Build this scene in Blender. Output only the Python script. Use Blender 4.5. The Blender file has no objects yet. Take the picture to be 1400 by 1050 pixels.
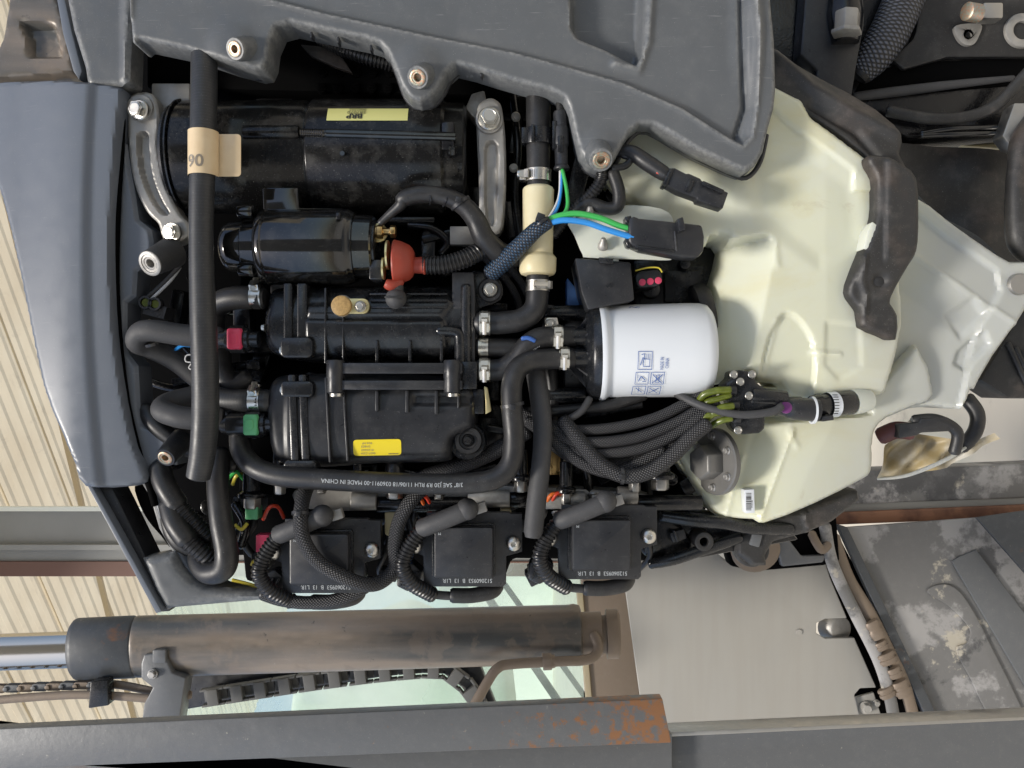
import bpy, bmesh, math, random
import numpy as np
from mathutils import Vector, Quaternion, Matrix
random.seed(7)
R = math.radians
# ------------------------------------------------------------------ camera, sky, sun
S = 0.0006          # metres per reference pixel (engine plane)
D = 1100.0          # camera distance in the same units
sc = bpy.context.scene
COL = sc.collection
cam = bpy.data.cameras.new('camera'); cam.sensor_width = 36; cam.lens = 36 * D / 1400
cam.clip_start = 0.01; cam.clip_end = 500
co = bpy.data.objects.new('camera', cam); COL.objects.link(co); sc.camera = co
# photo was taken with the phone turned: real up (world +Z) is to the LEFT of the picture, world +X is up in it
co.matrix_world = Matrix(((0, 1, 0, 0), (0, 0, -1, -D * S), (-1, 0, 0, 0), (0, 0, 0, 1)))
sc.render.resolution_x = 1024; sc.render.resolution_y = 768
w = bpy.data.worlds.new('World'); sc.world = w; w.use_nodes = True
nt = w.node_tree; bg = nt.nodes['Background']; sky = nt.nodes.new('ShaderNodeTexSky')
sky.sky_type = 'NISHITA'; sky.sun_disc = False
SUN_EL, SUN_AZ = 58, 200
sky.sun_elevation = R(SUN_EL); sky.sun_rotation = R(SUN_AZ); sky.dust_density = 2.0; sky.air_density = 1.0
nt.links.new(sky.outputs[0], bg.inputs[0]); bg.inputs[1].default_value = 0.11
sl = bpy.data.lights.new('sun', 'SUN'); sl.energy = 2.0; sl.angle = R(10); sl.color = (1, 0.95, 0.87)
so = bpy.data.objects.new('sun', sl); COL.objects.link(so)
# direction towards the sun: azimuth measured like the sky texture (0 = +Y, clockwise from above)
sd = Vector((math.sin(R(SUN_AZ)) * math.cos(R(SUN_EL)), math.cos(R(SUN_AZ)) * math.cos(R(SUN_EL)), math.sin(R(SUN_EL))))
so.rotation_euler = (-sd).to_track_quat('-Z', 'Y').to_euler()
sc.view_settings.view_transform = 'Standard'; sc.view_settings.look = 'None'
sc.view_settings.gamma = 1; sc.view_settings.exposure = 0.7

# ------------------------------------------------------------------ coordinates
def kf(h): return (D - h) / D
def W(u, v, h, h0=None):
    k = kf(h if h0 is None else h0)
    return Vector((-(v - 525) * k * S, -h * S, -(u - 700) * k * S))
ORG = {}
def thing(name, label, cat, u, v, h, group=None):
    o = bpy.data.objects.new(name, None); COL.objects.link(o); o.empty_display_size = 0.01
    o.location = W(u, v, h); ORG[o.name] = o.location.copy()
    o['label'] = label; o['category'] = cat
    if group: o['group'] = group
    return o
def tag(o, label, cat, group=None):
    o['label'] = label; o['category'] = cat
    if group: o['group'] = group
    return o

# ------------------------------------------------------------------ numpy 2-D tools
def seg_dist(U, V, pts, closed):
    pts = np.array(pts, float); n = len(pts); best = np.full(U.shape, 1e9); bu = np.zeros(U.shape); bv = np.zeros(U.shape)
    for i in range(n if closed else n - 1):
        a = pts[i]; b = pts[(i + 1) % n]; d = b - a; L = d @ d + 1e-9
        t = np.clip(((U - a[0]) * d[0] + (V - a[1]) * d[1]) / L, 0, 1)
        pu = a[0] + t * d[0]; pv = a[1] + t * d[1]; dd = np.hypot(U - pu, V - pv)
        m = dd < best; best = np.where(m, dd, best); bu = np.where(m, pu, bu); bv = np.where(m, pv, bv)
    return best, bu, bv
def inside(U, V, pts):
    r = np.zeros(U.shape, bool); n = len(pts)
    for i in range(n):
        x0, y0 = pts[i]; x1, y1 = pts[(i + 1) % n]
        if y0 == y1: continue
        c = ((y0 > V) != (y1 > V)) & (U < (x1 - x0) * (V - y0) / (y1 - y0) + x0); r ^= c
    return r
def ss(x): x = np.clip(x, 0, 1); return x * x * (3 - 2 * x)
def edge_in(U, V, poly, w):
    """1 well inside poly, 0 outside, smooth over w either side"""
    d, _, _ = seg_dist(U, V, poly, True); s = np.where(inside(U, V, poly), d, -d)
    return ss((s + w) / (2 * w))
def ridge(U, V, line, w):
    d, _, _ = seg_dist(U, V, line, False); return np.exp(-(d / w) ** 2)
def catmull(pts, n=8, closed=False):
    P = [Vector(p) for p in pts]; out = []; m = len(P)
    for i in range(m if closed else m - 1):
        if closed: a, b, c, d = P[(i - 1) % m], P[i], P[(i + 1) % m], P[(i + 2) % m]
        else: a, b, c, d = P[max(i - 1, 0)], P[i], P[i + 1], P[min(i + 2, m - 1)]
        for j in range(n):
            t = j / n
            out.append(0.5 * ((2 * b) + (c - a) * t + (2 * a - 5 * b + 4 * c - d) * t * t + (3 * b - a - 3 * c + d) * t ** 3))
    if not closed: out.append(P[-1])
    return out
def smooth2(poly, n=4): return [(p[0], p[1]) for p in catmull([(a, b, 0) for a, b in poly], n, True)]
def rrect(u0, v0, u1, v1, r, n=4):
    out = []
    for cx, cy, a0 in ((u1 - r, v1 - r, 0), (u0 + r, v1 - r, 90), (u0 + r, v0 + r, 180), (u1 - r, v0 + r, 270)):
        for i in range(n + 1):
            a = R(a0 + 90 * i / n); out.append((cx + r * math.cos(a), cy + r * math.sin(a)))
    return out
def circ(cu, cv, r, n=24): return [(cu + r * math.cos(2 * math.pi * i / n), cv + r * math.sin(2 * math.pi * i / n)) for i in range(n)]

# ------------------------------------------------------------------ mesh builder (pixel space u, v, h)
class G:
    def __init__(s, h0=0.0):
        s.bm = bmesh.new(); s.h0 = h0; s.uv = None
    def V(s, p): return s.bm.verts.new(p)
    def face(s, vs):
        try: return s.bm.faces.new(vs)
        except ValueError: return None
    def prism(s, poly, ha, hb, taper=0.0):
        """outline extruded from ha (back) to hb (front)"""
        cu = sum(p[0] for p in poly) / len(poly); cv = sum(p[1] for p in poly) / len(poly)
        a = [s.V((p[0], p[1], ha)) for p in poly]
        b = [s.V((cu + (p[0] - cu) * (1 - taper), cv + (p[1] - cv) * (1 - taper), hb)) for p in poly]
        n = len(poly); s.face(a[::-1]); s.face(b)
        for i in range(n): s.face([a[i], a[(i + 1) % n], b[(i + 1) % n], b[i]])
        return s
    def ring_prism(s, outer, inner, ha, hb):
        n = len(outer)
        q = [[s.V((p[0], p[1], h)) for p in pl] for pl, h in ((outer, ha), (outer, hb), (inner, hb), (inner, ha))]
        for k in range(4):
            A = q[k]; B = q[(k + 1) % 4]
            for i in range(n): s.face([A[i], A[(i + 1) % n], B[(i + 1) % n], B[i]])
        return s
    def box(s, u0, v0, u1, v1, ha, hb, rot=0, piv=None):
        P = [(u0, v0), (u1, v0), (u1, v1), (u0, v1)]
        if rot:
            c = piv or ((u0 + u1) / 2, (v0 + v1) / 2); ca, sa = math.cos(R(rot)), math.sin(R(rot))
            P = [(c[0] + (a - c[0]) * ca - (b - c[1]) * sa, c[1] + (a - c[0]) * sa + (b - c[1]) * ca) for a, b in P]
        return s.prism(P, ha, hb)
    def lathe(s, p0, p1, prof, seg=24, cap=True, squash=None, a0=0, a1=360):
        """profile [(t, r)], t in px along p0->p1"""
        p0 = Vector(p0); ax = (Vector(p1) - p0).normalized()
        ref = Vector((0, 0, 1)) if abs(ax.z) < 0.9 else Vector((1, 0, 0))
        e1 = ax.cross(ref).normalized(); e2 = ax.cross(e1).normalized()
        rings = []; full = (a1 - a0) >= 360
        m = seg if full else seg + 1
        for t, r in prof:
            if r < 1e-4: rings.append([s.V(p0 + ax * t)]); continue
            rg = []
            for i in range(m):
                a = R(a0 + (a1 - a0) * i / seg); rg.append(s.V(p0 + ax * t + e1 * math.cos(a) * r + e2 * math.sin(a) * r))
            rings.append(rg)
        for A, B in zip(rings, rings[1:]):
            for i in range(m if full else m - 1):
                j = (i + 1) % m
                if len(A) == 1 and len(B) == 1: continue
                if len(A) == 1: s.face([A[0], B[j], B[i]])
                elif len(B) == 1: s.face([A[i], A[j], B[0]])
                else: s.face([A[i], A[j], B[j], B[i]])
        if cap and full:
            if len(rings[0]) > 2: s.face(rings[0][::-1])
            if len(rings[-1]) > 2: s.face(rings[-1])
        return s
    def cyl(s, p0, p1, r, r1=None, seg=20):
        L = (Vector(p1) - Vector(p0)).length
        return s.lathe(p0, p1, [(0, r), (L, r if r1 is None else r1)], seg)
    def sphere(s, c, r, seg=14, sq=1.0):
        c = Vector(c); return s.lathe(c - Vector((0, 0, r * sq)), c, [(r * sq - r * sq * math.cos(math.pi * i / 8), r * math.sin(math.pi * i / 8)) for i in range(9)], seg)
    def tube(s, pts, r, seg=14, n=8, ridge=0, pitch=6, capr=0.35, flat=None):
        """pts (u,v,h) or (u,v,h,r): compensated for depth so that path points stand where they are seen"""
        Q = []
        for p in pts:
            rr = p[3] if len(p) > 3 else r
            k = kf(p[2]) / kf(s.h0)
            Q.append(Vector((700 + (p[0] - 700) * k, 525 + (p[1] - 525) * k, p[2], rr * k)))
        C = catmull(Q, n) if len(Q) > 2 else [Q[0].lerp(Q[1], i / 6) for i in range(7)]
        # resample
        L = [0]
        for a, b in zip(C, C[1:]): L.append(L[-1] + (b - a).xyz.length)
        step = (pitch / 4) if ridge else max(2.5, L[-1] / 160)
        m = max(4, int(L[-1] / step)); out = []
        j = 0
        for i in range(m + 1):
            t = L[-1] * i / m
            while j < len(L) - 2 and L[j + 1] < t: j += 1
            f = (t - L[j]) / max(1e-6, L[j + 1] - L[j]); out.append((C[j].lerp(C[j + 1], f), t))
        uvl = s.bm.loops.layers.uv.verify(); s.uv = uvl
        T = [];
        for i in range(len(out)):
            a = out[max(0, i - 1)][0].xyz; b = out[min(len(out) - 1, i + 1)][0].xyz; T.append((b - a).normalized())
        ref = Vector((0, 0, 1)) if abs(T[0].z) < 0.9 else Vector((1, 0, 0))
        e1 = T[0].cross(ref).normalized(); rings = []
        for i, (p, t) in enumerate(out):
            if i:
                q = T[i - 1].rotation_difference(T[i]); e1 = (q @ e1).normalized()
            e2 = T[i].cross(e1)
            rr = p.w
            if ridge: rr *= 1 + ridge * (0.5 if (i % 4) in (1, 2) else -0.9)
            s.path = out
            rings.append(([s.V(p.xyz + (e1 * math.cos(2 * math.pi * k / seg) + e2 * math.sin(2 * math.pi * k / seg)) * rr) for k in range(seg)], t, rr))
        for (A, ta, ra), (B, tb, rb) in zip(rings, rings[1:]):
            for k in range(seg):
                k2 = (k + 1) % seg; f = s.face([A[k], A[k2], B[k2], B[k]])
                if f:
                    va, vb = k / seg, (k + 1) / seg
                    for lp, (x, y) in zip(f.loops, ((ta, va), (ta, vb), (tb, vb), (tb, va))): lp[uvl].uv = (x, y)
        for (A, t, rr), sg, i in ((rings[0], -1, 0), (rings[-1], 1, len(out) - 1)):
            c = out[i][0].xyz; inner = [s.V(c + (v.co - c) * 0.8 + T[i] * sg * rr * capr) for v in A]
            for k in range(seg):
                k2 = (k + 1) % seg; s.face([A[k], A[k2], inner[k2], inner[k]])
            s.face(inner)
        return s
    def pillow(s, poly, fn, hback, step=5, wall=True):
        us = [p[0] for p in poly]; vs = [p[1] for p in poly]
        gu = np.arange(min(us) - step, max(us) + step * 2, step); gv = np.arange(min(vs) - step, max(vs) + step * 2, step)
        cu, cv = np.meshgrid(gu[:-1] + step / 2, gv[:-1] + step / 2, indexing='ij')
        ins = inside(cu, cv, poly)
        cnt = np.zeros((len(gu), len(gv)), int)
        for a in (0, 1):
            for b in (0, 1): cnt[a:a + len(gu) - 1, b:b + len(gv) - 1] += ins
        U, V = np.meshgrid(gu, gv, indexing='ij'); U = U.astype(float); V = V.astype(float)
        d, bu, bv = seg_dist(U, V, poly, True)
        bd = (cnt > 0) & (cnt < 4); U = np.where(bd, bu, U); V = np.where(bd, bv, V); d = np.where(bd, 0, d)
        H = fn(U, V, d); idx = {}
        for i in range(len(gu)):
            for j in range(len(gv)):
                if cnt[i, j] > 0: idx[i, j] = s.V((U[i, j], V[i, j], H[i, j]))
        fs = []
        for i in range(len(gu) - 1):
            for j in range(len(gv) - 1):
                if ins[i, j]:
                    f = s.face([idx[i, j], idx[i + 1, j], idx[i + 1, j + 1], idx[i, j + 1]])
                    if f: fs.append(f)
        if wall:
            be = [e for f in fs for e in f.edges if len(e.link_faces) == 1]
            low = {}
            for e in be:
                for v in e.verts:
                    if v not in low: low[v] = s.V((v.co.x, v.co.y, hback))
            for e in be:
                a, b = e.verts; s.face([a, b, low[b], low[a]])
        return s
    def bevel(s, w=1.5, seg=2, ang=35):
        bmesh.ops.recalc_face_normals(s.bm, faces=s.bm.faces[:])
        es = [e for e in s.bm.edges if len(e.link_faces) == 2 and e.calc_face_angle(0) > R(ang)]
        if es: bmesh.ops.bevel(s.bm, geom=es, offset=w, offset_type='OFFSET', segments=seg, profile=0.5, affect='EDGES', clamp_overlap=True)
        return s
    def link(s, name, mat, parent=None, bev=0, smooth=40, label=None, bseg=2):
        if bev: s.bevel(bev, bseg)
        k = kf(s.h0)
        org = ORG[parent.name] if parent else None
        if org is None:
            c = sum((v.co for v in s.bm.verts), Vector()) / max(1, len(s.bm.verts))
            org = Vector((-(c.y - 525) * k * S, -c.z * S, -(c.x - 700) * k * S))
        for v in s.bm.verts:
            u, vv, h = v.co; v.co = Vector((-(vv - 525) * k * S, -h * S, -(u - 700) * k * S)) - org
        bmesh.ops.recalc_face_normals(s.bm, faces=s.bm.faces[:])
        me = bpy.data.meshes.new(name); s.bm.to_mesh(me); s.bm.free()
        me.materials.append(mat); me.polygons.foreach_set('use_smooth', [True] * len(me.polygons))
        me.set_sharp_from_angle(angle=R(smooth))
        o = bpy.data.objects.new(name, me); COL.objects.link(o)
        if parent: o.parent = parent
        else: o.location = org
        ORG[o.name] = org.copy()
        if label: o['label'] = label
        return o
CACHE = {}
def stamp(key, make, name, mat, parent, u, v, h, size=1.0, axis=(0, 0, 1), spin=0, h0=None):
    """shared mesh built round its own origin, axis +h, put at (u,v,h)"""
    kk = (key, mat.name)
    if kk not in CACHE:
        g = G(0); make(g); bmesh.ops.recalc_face_normals(g.bm, faces=g.bm.faces[:])
        for q in g.bm.verts: a, b, c = q.co; q.co = Vector((-b, -c, -a)) * S
        bmesh.ops.recalc_face_normals(g.bm, faces=g.bm.faces[:])
        me = bpy.data.meshes.new(name); g.bm.to_mesh(me); g.bm.free(); me.materials.append(mat)
        me.polygons.foreach_set('use_smooth', [True] * len(me.polygons)); me.set_sharp_from_angle(angle=R(35)); CACHE[kk] = me
    o = bpy.data.objects.new(name, CACHE[kk]); COL.objects.link(o)
    a = Vector((-axis[1], -axis[2], -axis[0])).normalized()
    q = Vector((0, -1, 0)).rotation_difference(a) @ Quaternion((0, -1, 0), R(spin))
    o.rotation_mode = 'QUATERNION'; o.rotation_quaternion = q
    k = kf(h if h0 is None else h0); o.scale = (size * k,) * 3
    p = W(u, v, h, h0)
    if parent: o.parent = parent; o.location = p - ORG[parent.name]
    else: o.location = p
    ORG[o.name] = p
    return o
def hexp(r, n=6, a0=0): return [(r * math.cos(R(a0) + 2 * math.pi * i / n), r * math.sin(R(a0) + 2 * math.pi * i / n)) for i in range(n)]
def mk_hex(g):      # radius about 10 over the washer flange
    g.lathe((0, 0, 0), (0, 0, 1), [(0, 10), (2, 10), (3, 9)], 20)
    g.prism(hexp(7.8), 2, 8); g.prism(hexp(7.3), 8, 8.8, 0.08)
    g.lathe((0, 0, 8), (0, 0, 9), [(0, 6.2), (1.2, 6.0), (1.4, 5.2), (1.05, 4.8), (1.05, 0)], 16)
def mk_torx(g):
    g.lathe((0, 0, 0), (0, 0, 1), [(0, 10), (2.5, 9.9), (5, 8.5), (6.6, 6), (7.2, 4.0)], 24, cap=False)
    st = [((4.0 if i % 2 == 0 else 2.9) * math.cos(math.pi * i / 6), (4.0 if i % 2 == 0 else 2.9) * math.sin(math.pi * i / 6)) for i in range(12)]
    rim = [g.V((4.0 * math.cos(math.pi * i / 6), 4.0 * math.sin(math.pi * i / 6), 7.2)) for i in range(12)]
    top = [g.V((a, b, 7.0)) for a, b in st]; bot = [g.V((a, b, 3.5)) for a, b in st]
    for i in range(12):
        j = (i + 1) % 12; g.face([rim[i], rim[j], top[j], top[i]]); g.face([top[i], top[j], bot[j], bot[i]])
    g.face(bot)
def mk_insert(g):
    g.lathe((0, 0, 0), (0, 0, 1), [(0, 10), (1, 10), (1.6, 9), (1.6, 7.5), (0.8, 7), (0.8, 5.2), (0.2, 4.6), (-8, 4.4), (-8, 0)], 24, cap=False)
def mk_clamp(g):    # hose clamp: band radius 10, width 9, axis +h, screw housing towards +u
    g.lathe((0, 0, -4.5), (0, 0, 4.5), [(0, 10.0), (0, 10.7), (9, 10.7), (9, 10.0)], 28, cap=False)
    g.lathe((0, 0, -4.9), (0, 0, -3.9), [(0, 10.6), (0, 11.1), (1.0, 11.1), (1.0, 10.6)], 28, cap=False)
    g.lathe((0, 0, 3.9), (0, 0, 4.9), [(0, 10.6), (0, 11.1), (1.0, 11.1), (1.0, 10.6)], 28, cap=False)
    for i in range(8):
        a = R(40 + i * 9); g.prism([(11 * math.cos(a), 11 * math.sin(a)), (11.3 * math.cos(a), 11.3 * math.sin(a)), (11.3 * math.cos(a + .07), 11.3 * math.sin(a + .07)), (11 * math.cos(a + .07), 11 * math.sin(a + .07))], -3, 3)
    g.prism([(10.4, -5), (15.5, -4), (15.5, 4), (10.4, 5)], -4.0, 4.0)
    g.cyl((13.5, -6, 0), (13.5, 6, 0), 2.9, seg=10); g.prism([(11.2, 6), (15.8, 6), (15.8, 8.5), (11.2, 8.5)], -2.6, 2.6)
    g.prism([(10.2, 10 - 6), (12, 9), (9, 12), (8, 11)], -3.4, 3.4)
def clamp(parent, u, v, h, r, axis, spin=0, mat=None, name='hose_clamp', h0=None):
    return stamp('clamp', mk_clamp, name, mat or M['steel'], parent, u, v, h, r / 10, axis, spin, h0)
def hexbolt(parent, u, v, h, r, axis=(0, 0, 1), spin=0, mat=None, h0=None):
    return stamp('hex', mk_hex, 'bolt', mat or M['steel'], parent, u, v, h, r / 10, axis, spin, h0)
def torx(parent, u, v, h, r, axis=(0, 0, 1), mat=None, h0=None):
    return stamp('torx', mk_torx, 'screw', mat or M['steel'], parent, u, v, h, r / 10, axis, random.uniform(0, 60), h0)
# ------------------------------------------------------------------ text
def text_geo(txt, size, thick=0.0):
    c = bpy.data.curves.new('t', 'FONT'); c.body = txt; c.size = size; c.offset = thick; c.resolution_u = 3
    o = bpy.data.objects.new('t', c); COL.objects.link(o)
    dg = bpy.context.evaluated_depsgraph_get(); me = bpy.data.meshes.new_from_object(o.evaluated_get(dg))
    vs = [tuple(v.co[:2]) for v in me.vertices]; fs = [tuple(p.vertices) for p in me.polygons]
    bpy.data.objects.remove(o); bpy.data.curves.remove(c); bpy.data.meshes.remove(me)
    return vs, fs
def put_text(txt, size, fn, mat, parent, h0=0, name='lettering', thick=0.0, width=None):
    vs, fs = text_geo(txt, size, thick)
    if not vs: return
    wd = max(v[0] for v in vs); sx = (width / wd) if width else 1
    g = G(h0); q = [g.V(fn(a * sx, b)) for a, b in vs]
    for f in fs: g.face([q[i] for i in f])
    return g.link(name, mat, parent)
def flat(u, v, h, rot=0):
    ca, sa = math.cos(R(rot)), math.sin(R(rot))     # rot clockwise in the picture
    return lambda x, y: (u + x * ca + y * sa, v + x * sa - y * ca, h)

# ------------------------------------------------------------------ materials
def pm(name, col, rough=0.5, metal=0.0, var=None, bump=None, dust=0.0, streak=None, coat=0, sss=0, rvar=0.0, kind=None, kp=None, trans=0, spec=0.5, wear=None, scratch=0, edge=None):
    m = bpy.data.materials.new(name); m.use_nodes = True; t = m.node_tree; N = t.nodes; L = t.links.new
    b = N['Principled BSDF']; b.inputs['Roughness'].default_value = rough; b.inputs['Metallic'].default_value = metal
    b.inputs['Specular IOR Level'].default_value = spec
    tc = N.new('ShaderNodeTexCoord'); O = tc.outputs['Object']
    def noise(scale, detail=4, rg=0.55, dist=0):
        n = N.new('ShaderNodeTexNoise'); n.inputs['Scale'].default_value = scale; n.inputs['Detail'].default_value = detail
        n.inputs['Roughness'].default_value = rg; n.inputs['Distortion'].default_value = dist; L(O, n.inputs['Vector']); return n.outputs[0]
    def ramp(src, a, b_, c0=0.0, c1=1.0):
        r = N.new('ShaderNodeMapRange'); r.inputs[1].default_value = a; r.inputs[2].default_value = b_; r.inputs[3].default_value = c0; r.inputs[4].default_value = c1; L(src, r.inputs[0]); return r.outputs[0]
    def mix(f, c1, c2):
        x = N.new('ShaderNodeMix'); x.data_type = 'RGBA'
        if hasattr(f, 'links') or not isinstance(f, (int, float)): L(f, x.inputs['Factor'])
        else: x.inputs['Factor'].default_value = f
        for s_, c in (('A', c1), ('B', c2)):
            i = x.inputs[6 if s_ == 'A' else 7]
            if isinstance(c, tuple): i.default_value = (*c, 1)
            else: L(c, i)
        return x.outputs[2]
    def math_(op, a, c):
        x = N.new('ShaderNodeMath'); x.operation = op
        for i, q in enumerate((a, c)):
            if isinstance(q, (int, float)): x.inputs[i].default_value = q
            else: L(q, x.inputs[i])
        return x.outputs[0]
    C = col; hgt = None
    if var:
        sc_, lo, hi, c2 = var; C = mix(ramp(noise(sc_, 5), lo, hi), col, c2)
    if streak:
        sx, sy, sz, amt, c2 = streak; mp = N.new('ShaderNodeMapping'); mp.inputs['Scale'].default_value = (sx, sy, sz); L(O, mp.inputs[0])
        n = N.new('ShaderNodeTexNoise'); n.inputs['Scale'].default_value = 1; n.inputs['Detail'].default_value = 6; L(mp.outputs[0], n.inputs['Vector'])
        C = mix(ramp(n.outputs[0], 0.42, 0.6, 0, amt), C, c2)
    if wear:        # patches with a shape of their own: [(scale, lo, hi, colour, amount, distortion)]
        for (s1, lo, hi, c2, amt, dist) in wear:
            C = mix(ramp(noise(s1, 8, 0.65, dist), lo, hi, 0, amt), C, c2)
    if kind in ('braid', 'rib', 'mesh'):
        uvn = N.new('ShaderNodeUVMap'); sp = N.new('ShaderNodeSeparateXYZ'); L(uvn.outputs[0], sp.inputs[0])
        f, g_, amp, c2 = kp
        if kind == 'rib':
            a = math_('SINE', math_('ADD', math_('MULTIPLY', sp.outputs[0], f), math_('MULTIPLY', sp.outputs[1], g_ * 6.2832)), 0)
            hgt = a; C = mix(ramp(a, 0.2, 1.0, 0, 0.6), C, c2)
        else:
            A = math_('ADD', math_('MULTIPLY', sp.outputs[0], f), math_('MULTIPLY', sp.outputs[1], g_ * 6.2832))
            B = math_('SUBTRACT', math_('MULTIPLY', sp.outputs[0], f), math_('MULTIPLY', sp.outputs[1], g_ * 6.2832))
            sa = math_('SINE', A, 0); sb = math_('SINE', B, 0)
            p = math_('ABSOLUTE', math_('MULTIPLY', sa, sb), 0)
            hgt = p; C = mix(ramp(p, 0.25, 0.9), C, c2)
    if dust:
        d = ramp(noise(1500, 2, 0.5), 0.72 - 0.02 * dust, 0.78, 0, 0.55)
        C = mix(d, C, (0.5, 0.5, 0.48))
        d2 = ramp(noise(60, 6, 0.7), 0.5, 0.85, 0, 0.10 * dust); C = mix(d2, C, (0.35, 0.34, 0.32))
    if edge:        # rubbed, paler corners
        ge = N.new('ShaderNodeNewGeometry'); pe = ramp(ge.outputs['Pointiness'], edge[0], edge[1]); pn = ramp(noise(220, 5, .7), .35, .62)
        C = mix(math_('MULTIPLY', math_('MULTIPLY', pe, pn), edge[3]), C, edge[2])
    if scratch:
        mp = N.new('ShaderNodeMapping'); mp.inputs['Rotation'].default_value = (0.3, 0.8, 0.4); mp.inputs['Scale'].default_value = (900, 60, 40); L(O, mp.inputs[0])
        n = N.new('ShaderNodeTexNoise'); n.inputs['Scale'].default_value = 1; n.inputs['Detail'].default_value = 2; L(mp.outputs[0], n.inputs['Vector'])
        C = mix(ramp(n.outputs[0], 0.70, 0.78, 0, scratch), C, (0.3, 0.3, 0.3))
    if isinstance(C, tuple): b.inputs['Base Color'].default_value = (*C, 1)
    else: L(C, b.inputs['Base Color'])
    if rvar or dust:
        r = ramp(noise(80, 5, 0.6), 0.3, 0.7, max(0.02, rough - (rvar or .06)), rough + (rvar or .06) * 1.5); L(r, b.inputs['Roughness'])
    if bump or hgt is not None:
        bn = N.new('ShaderNodeBump'); last = None
        if hgt is not None:
            bn.inputs['Strength'].default_value = kp[2]; bn.inputs['Distance'].default_value = 0.0008; L(hgt, bn.inputs['Height']); last = bn.outputs[0]
        if bump:
            b2 = N.new('ShaderNodeBump'); b2.inputs['Strength'].default_value = bump[1]; b2.inputs['Distance'].default_value = 0.0004
            L(noise(bump[0], 3, 0.6), b2.inputs['Height'])
            if last: L(last, b2.inputs['Normal'])
            last = b2.outputs[0]
        L(last, b.inputs['Normal'])
    b.inputs['Coat Weight'].default_value = coat; b.inputs['Coat Roughness'].default_value = 0.05
    if sss: b.inputs['Subsurface Weight'].default_value = sss; b.inputs['Subsurface Radius'].default_value = (1, 0.9, 0.5); b.inputs['Subsurface Scale'].default_value = 0.012
    if trans: b.inputs['Transmission Weight'].default_value = trans
    return m
M = {}
M['grey'] = pm('grey_plastic', (0.088, 0.094, 0.100), 0.40, bump=(1400, 0.22), dust=1.2, var=(9, .35, .75, (0.115, 0.122, 0.128)), rvar=.12, scratch=.5, edge=(.51, .56, (.26, .26, .25), .8))
M['pan'] = pm('grey_blue_plastic', (0.125, 0.143, 0.175), 0.33, bump=(900, 0.08), dust=.5, scratch=.3, var=(2.5, .3, .8, (0.132, 0.147, 0.170)), rvar=.05)
M['bplas'] = pm('black_plastic', (0.010, 0.011, 0.013), 0.22, bump=(900, 0.14), dust=0.8, rvar=.08, edge=(.56, .7, (.08, .08, .085), .45))
M['bplas2'] = pm('satin_black_plastic', (0.018, 0.019, 0.022), 0.33, bump=(2000, 0.2), dust=0.9, rvar=.08, edge=(.56, .7, (.11, .11, .115), .4), scratch=.06)
M['gloss'] = pm('gloss_black_paint', (0.005, 0.005, 0.005), 0.09, bump=(600, 0.06), coat=.35, dust=0.9, rvar=.03, spec=.6)
M['gloss2'] = pm('black_paint_textured', (0.006, 0.006, 0.007), 0.18, bump=(450, 0.45), dust=.9)
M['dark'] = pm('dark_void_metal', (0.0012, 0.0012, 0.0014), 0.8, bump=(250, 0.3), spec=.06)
M['rubber'] = pm('black_rubber', (0.016, 0.016, 0.017), 0.42, bump=(900, 0.2), dust=0.9)
M['rubberg'] = pm('grey_rubber', (0.046, 0.046, 0.048), 0.6, bump=(800, 0.15), dust=0.7)
M['ribhose'] = pm('wrapped_rubber', (0.022, 0.023, 0.025), 0.44, kind='rib', kp=(1.5, 1, 0.012, (0.034, 0.037, 0.042)), dust=0.9)
M['braid'] = pm('braided_sleeve', (0.005, 0.005, 0.006), 0.45, kind='braid', kp=(0.75, 6, 0.8, (0.050, 0.050, 0.054)))
M['braidf'] = pm('braided_sleeve_fine', (0.012, 0.012, 0.013), 0.5, kind='braid', kp=(0.9, 6, 0.7, (0.05, 0.05, 0.055)))
M['braidc'] = pm('braided_sleeve_colour', (0.010, 0.012, 0.018), 0.4, kind='braid', kp=(0.6, 5, 0.8, (0.03, 0.075, 0.14)))
M['cond'] = pm('corrugated_conduit', (0.014, 0.014, 0.015), 0.32, dust=0.4)
M['steel'] = pm('zinc_steel', (0.62, 0.60, 0.55), 0.28, 1.0, bump=(500, 0.15), rvar=.1)
M['steeld'] = pm('dull_steel', (0.42, 0.41, 0.39), 0.42, 1.0, bump=(300, 0.3), rvar=.12)
M['cast'] = pm('cast_aluminium', (0.38, 0.365, 0.34), 0.42, 0.45, bump=(900, 0.5), dust=.6, var=(60, .35, .7, (0.28, 0.27, 0.25)), edge=(.52, .6, (.6, .59, .56), .6))
M['brass'] = pm('brass', (0.62, 0.42, 0.18), 0.3, 1.0, bump=(400, 0.2), rvar=.1)
M['copper'] = pm('corroded_brass_insert', (0.50, 0.30, 0.20), 0.45, 0.8, bump=(900, 0.5), var=(500, .4, .6, (0.35, 0.38, 0.30)))
M['gold'] = pm('yellow_zinc', (0.70, 0.60, 0.32), 0.35, 0.9, bump=(500, 0.2))
M['cork'] = pm('tan_sensor_disc', (0.42, 0.27, 0.10), 0.55, bump=(700, 0.3), var=(500, .4, .6, (0.30, 0.19, 0.07)))
M['red'] = pm('red_rubber_boot', (0.32, 0.045, 0.024), 0.5, bump=(500, 0.15), dust=.3)
M['pink'] = pm('magenta_plastic', (0.62, 0.06, 0.13), 0.35, bump=(500, 0.1))
M['green'] = pm('green_plastic', (0.10, 0.38, 0.17), 0.4, bump=(500, 0.1))
M['wgreen'] = pm('green_wire', (0.05, 0.42, 0.09), 0.3)
M['wblue'] = pm('blue_wire', (0.03, 0.24, 0.62), 0.3)
M['wwhite'] = pm('white_wire', (0.6, 0.6, 0.6), 0.35)
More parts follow.
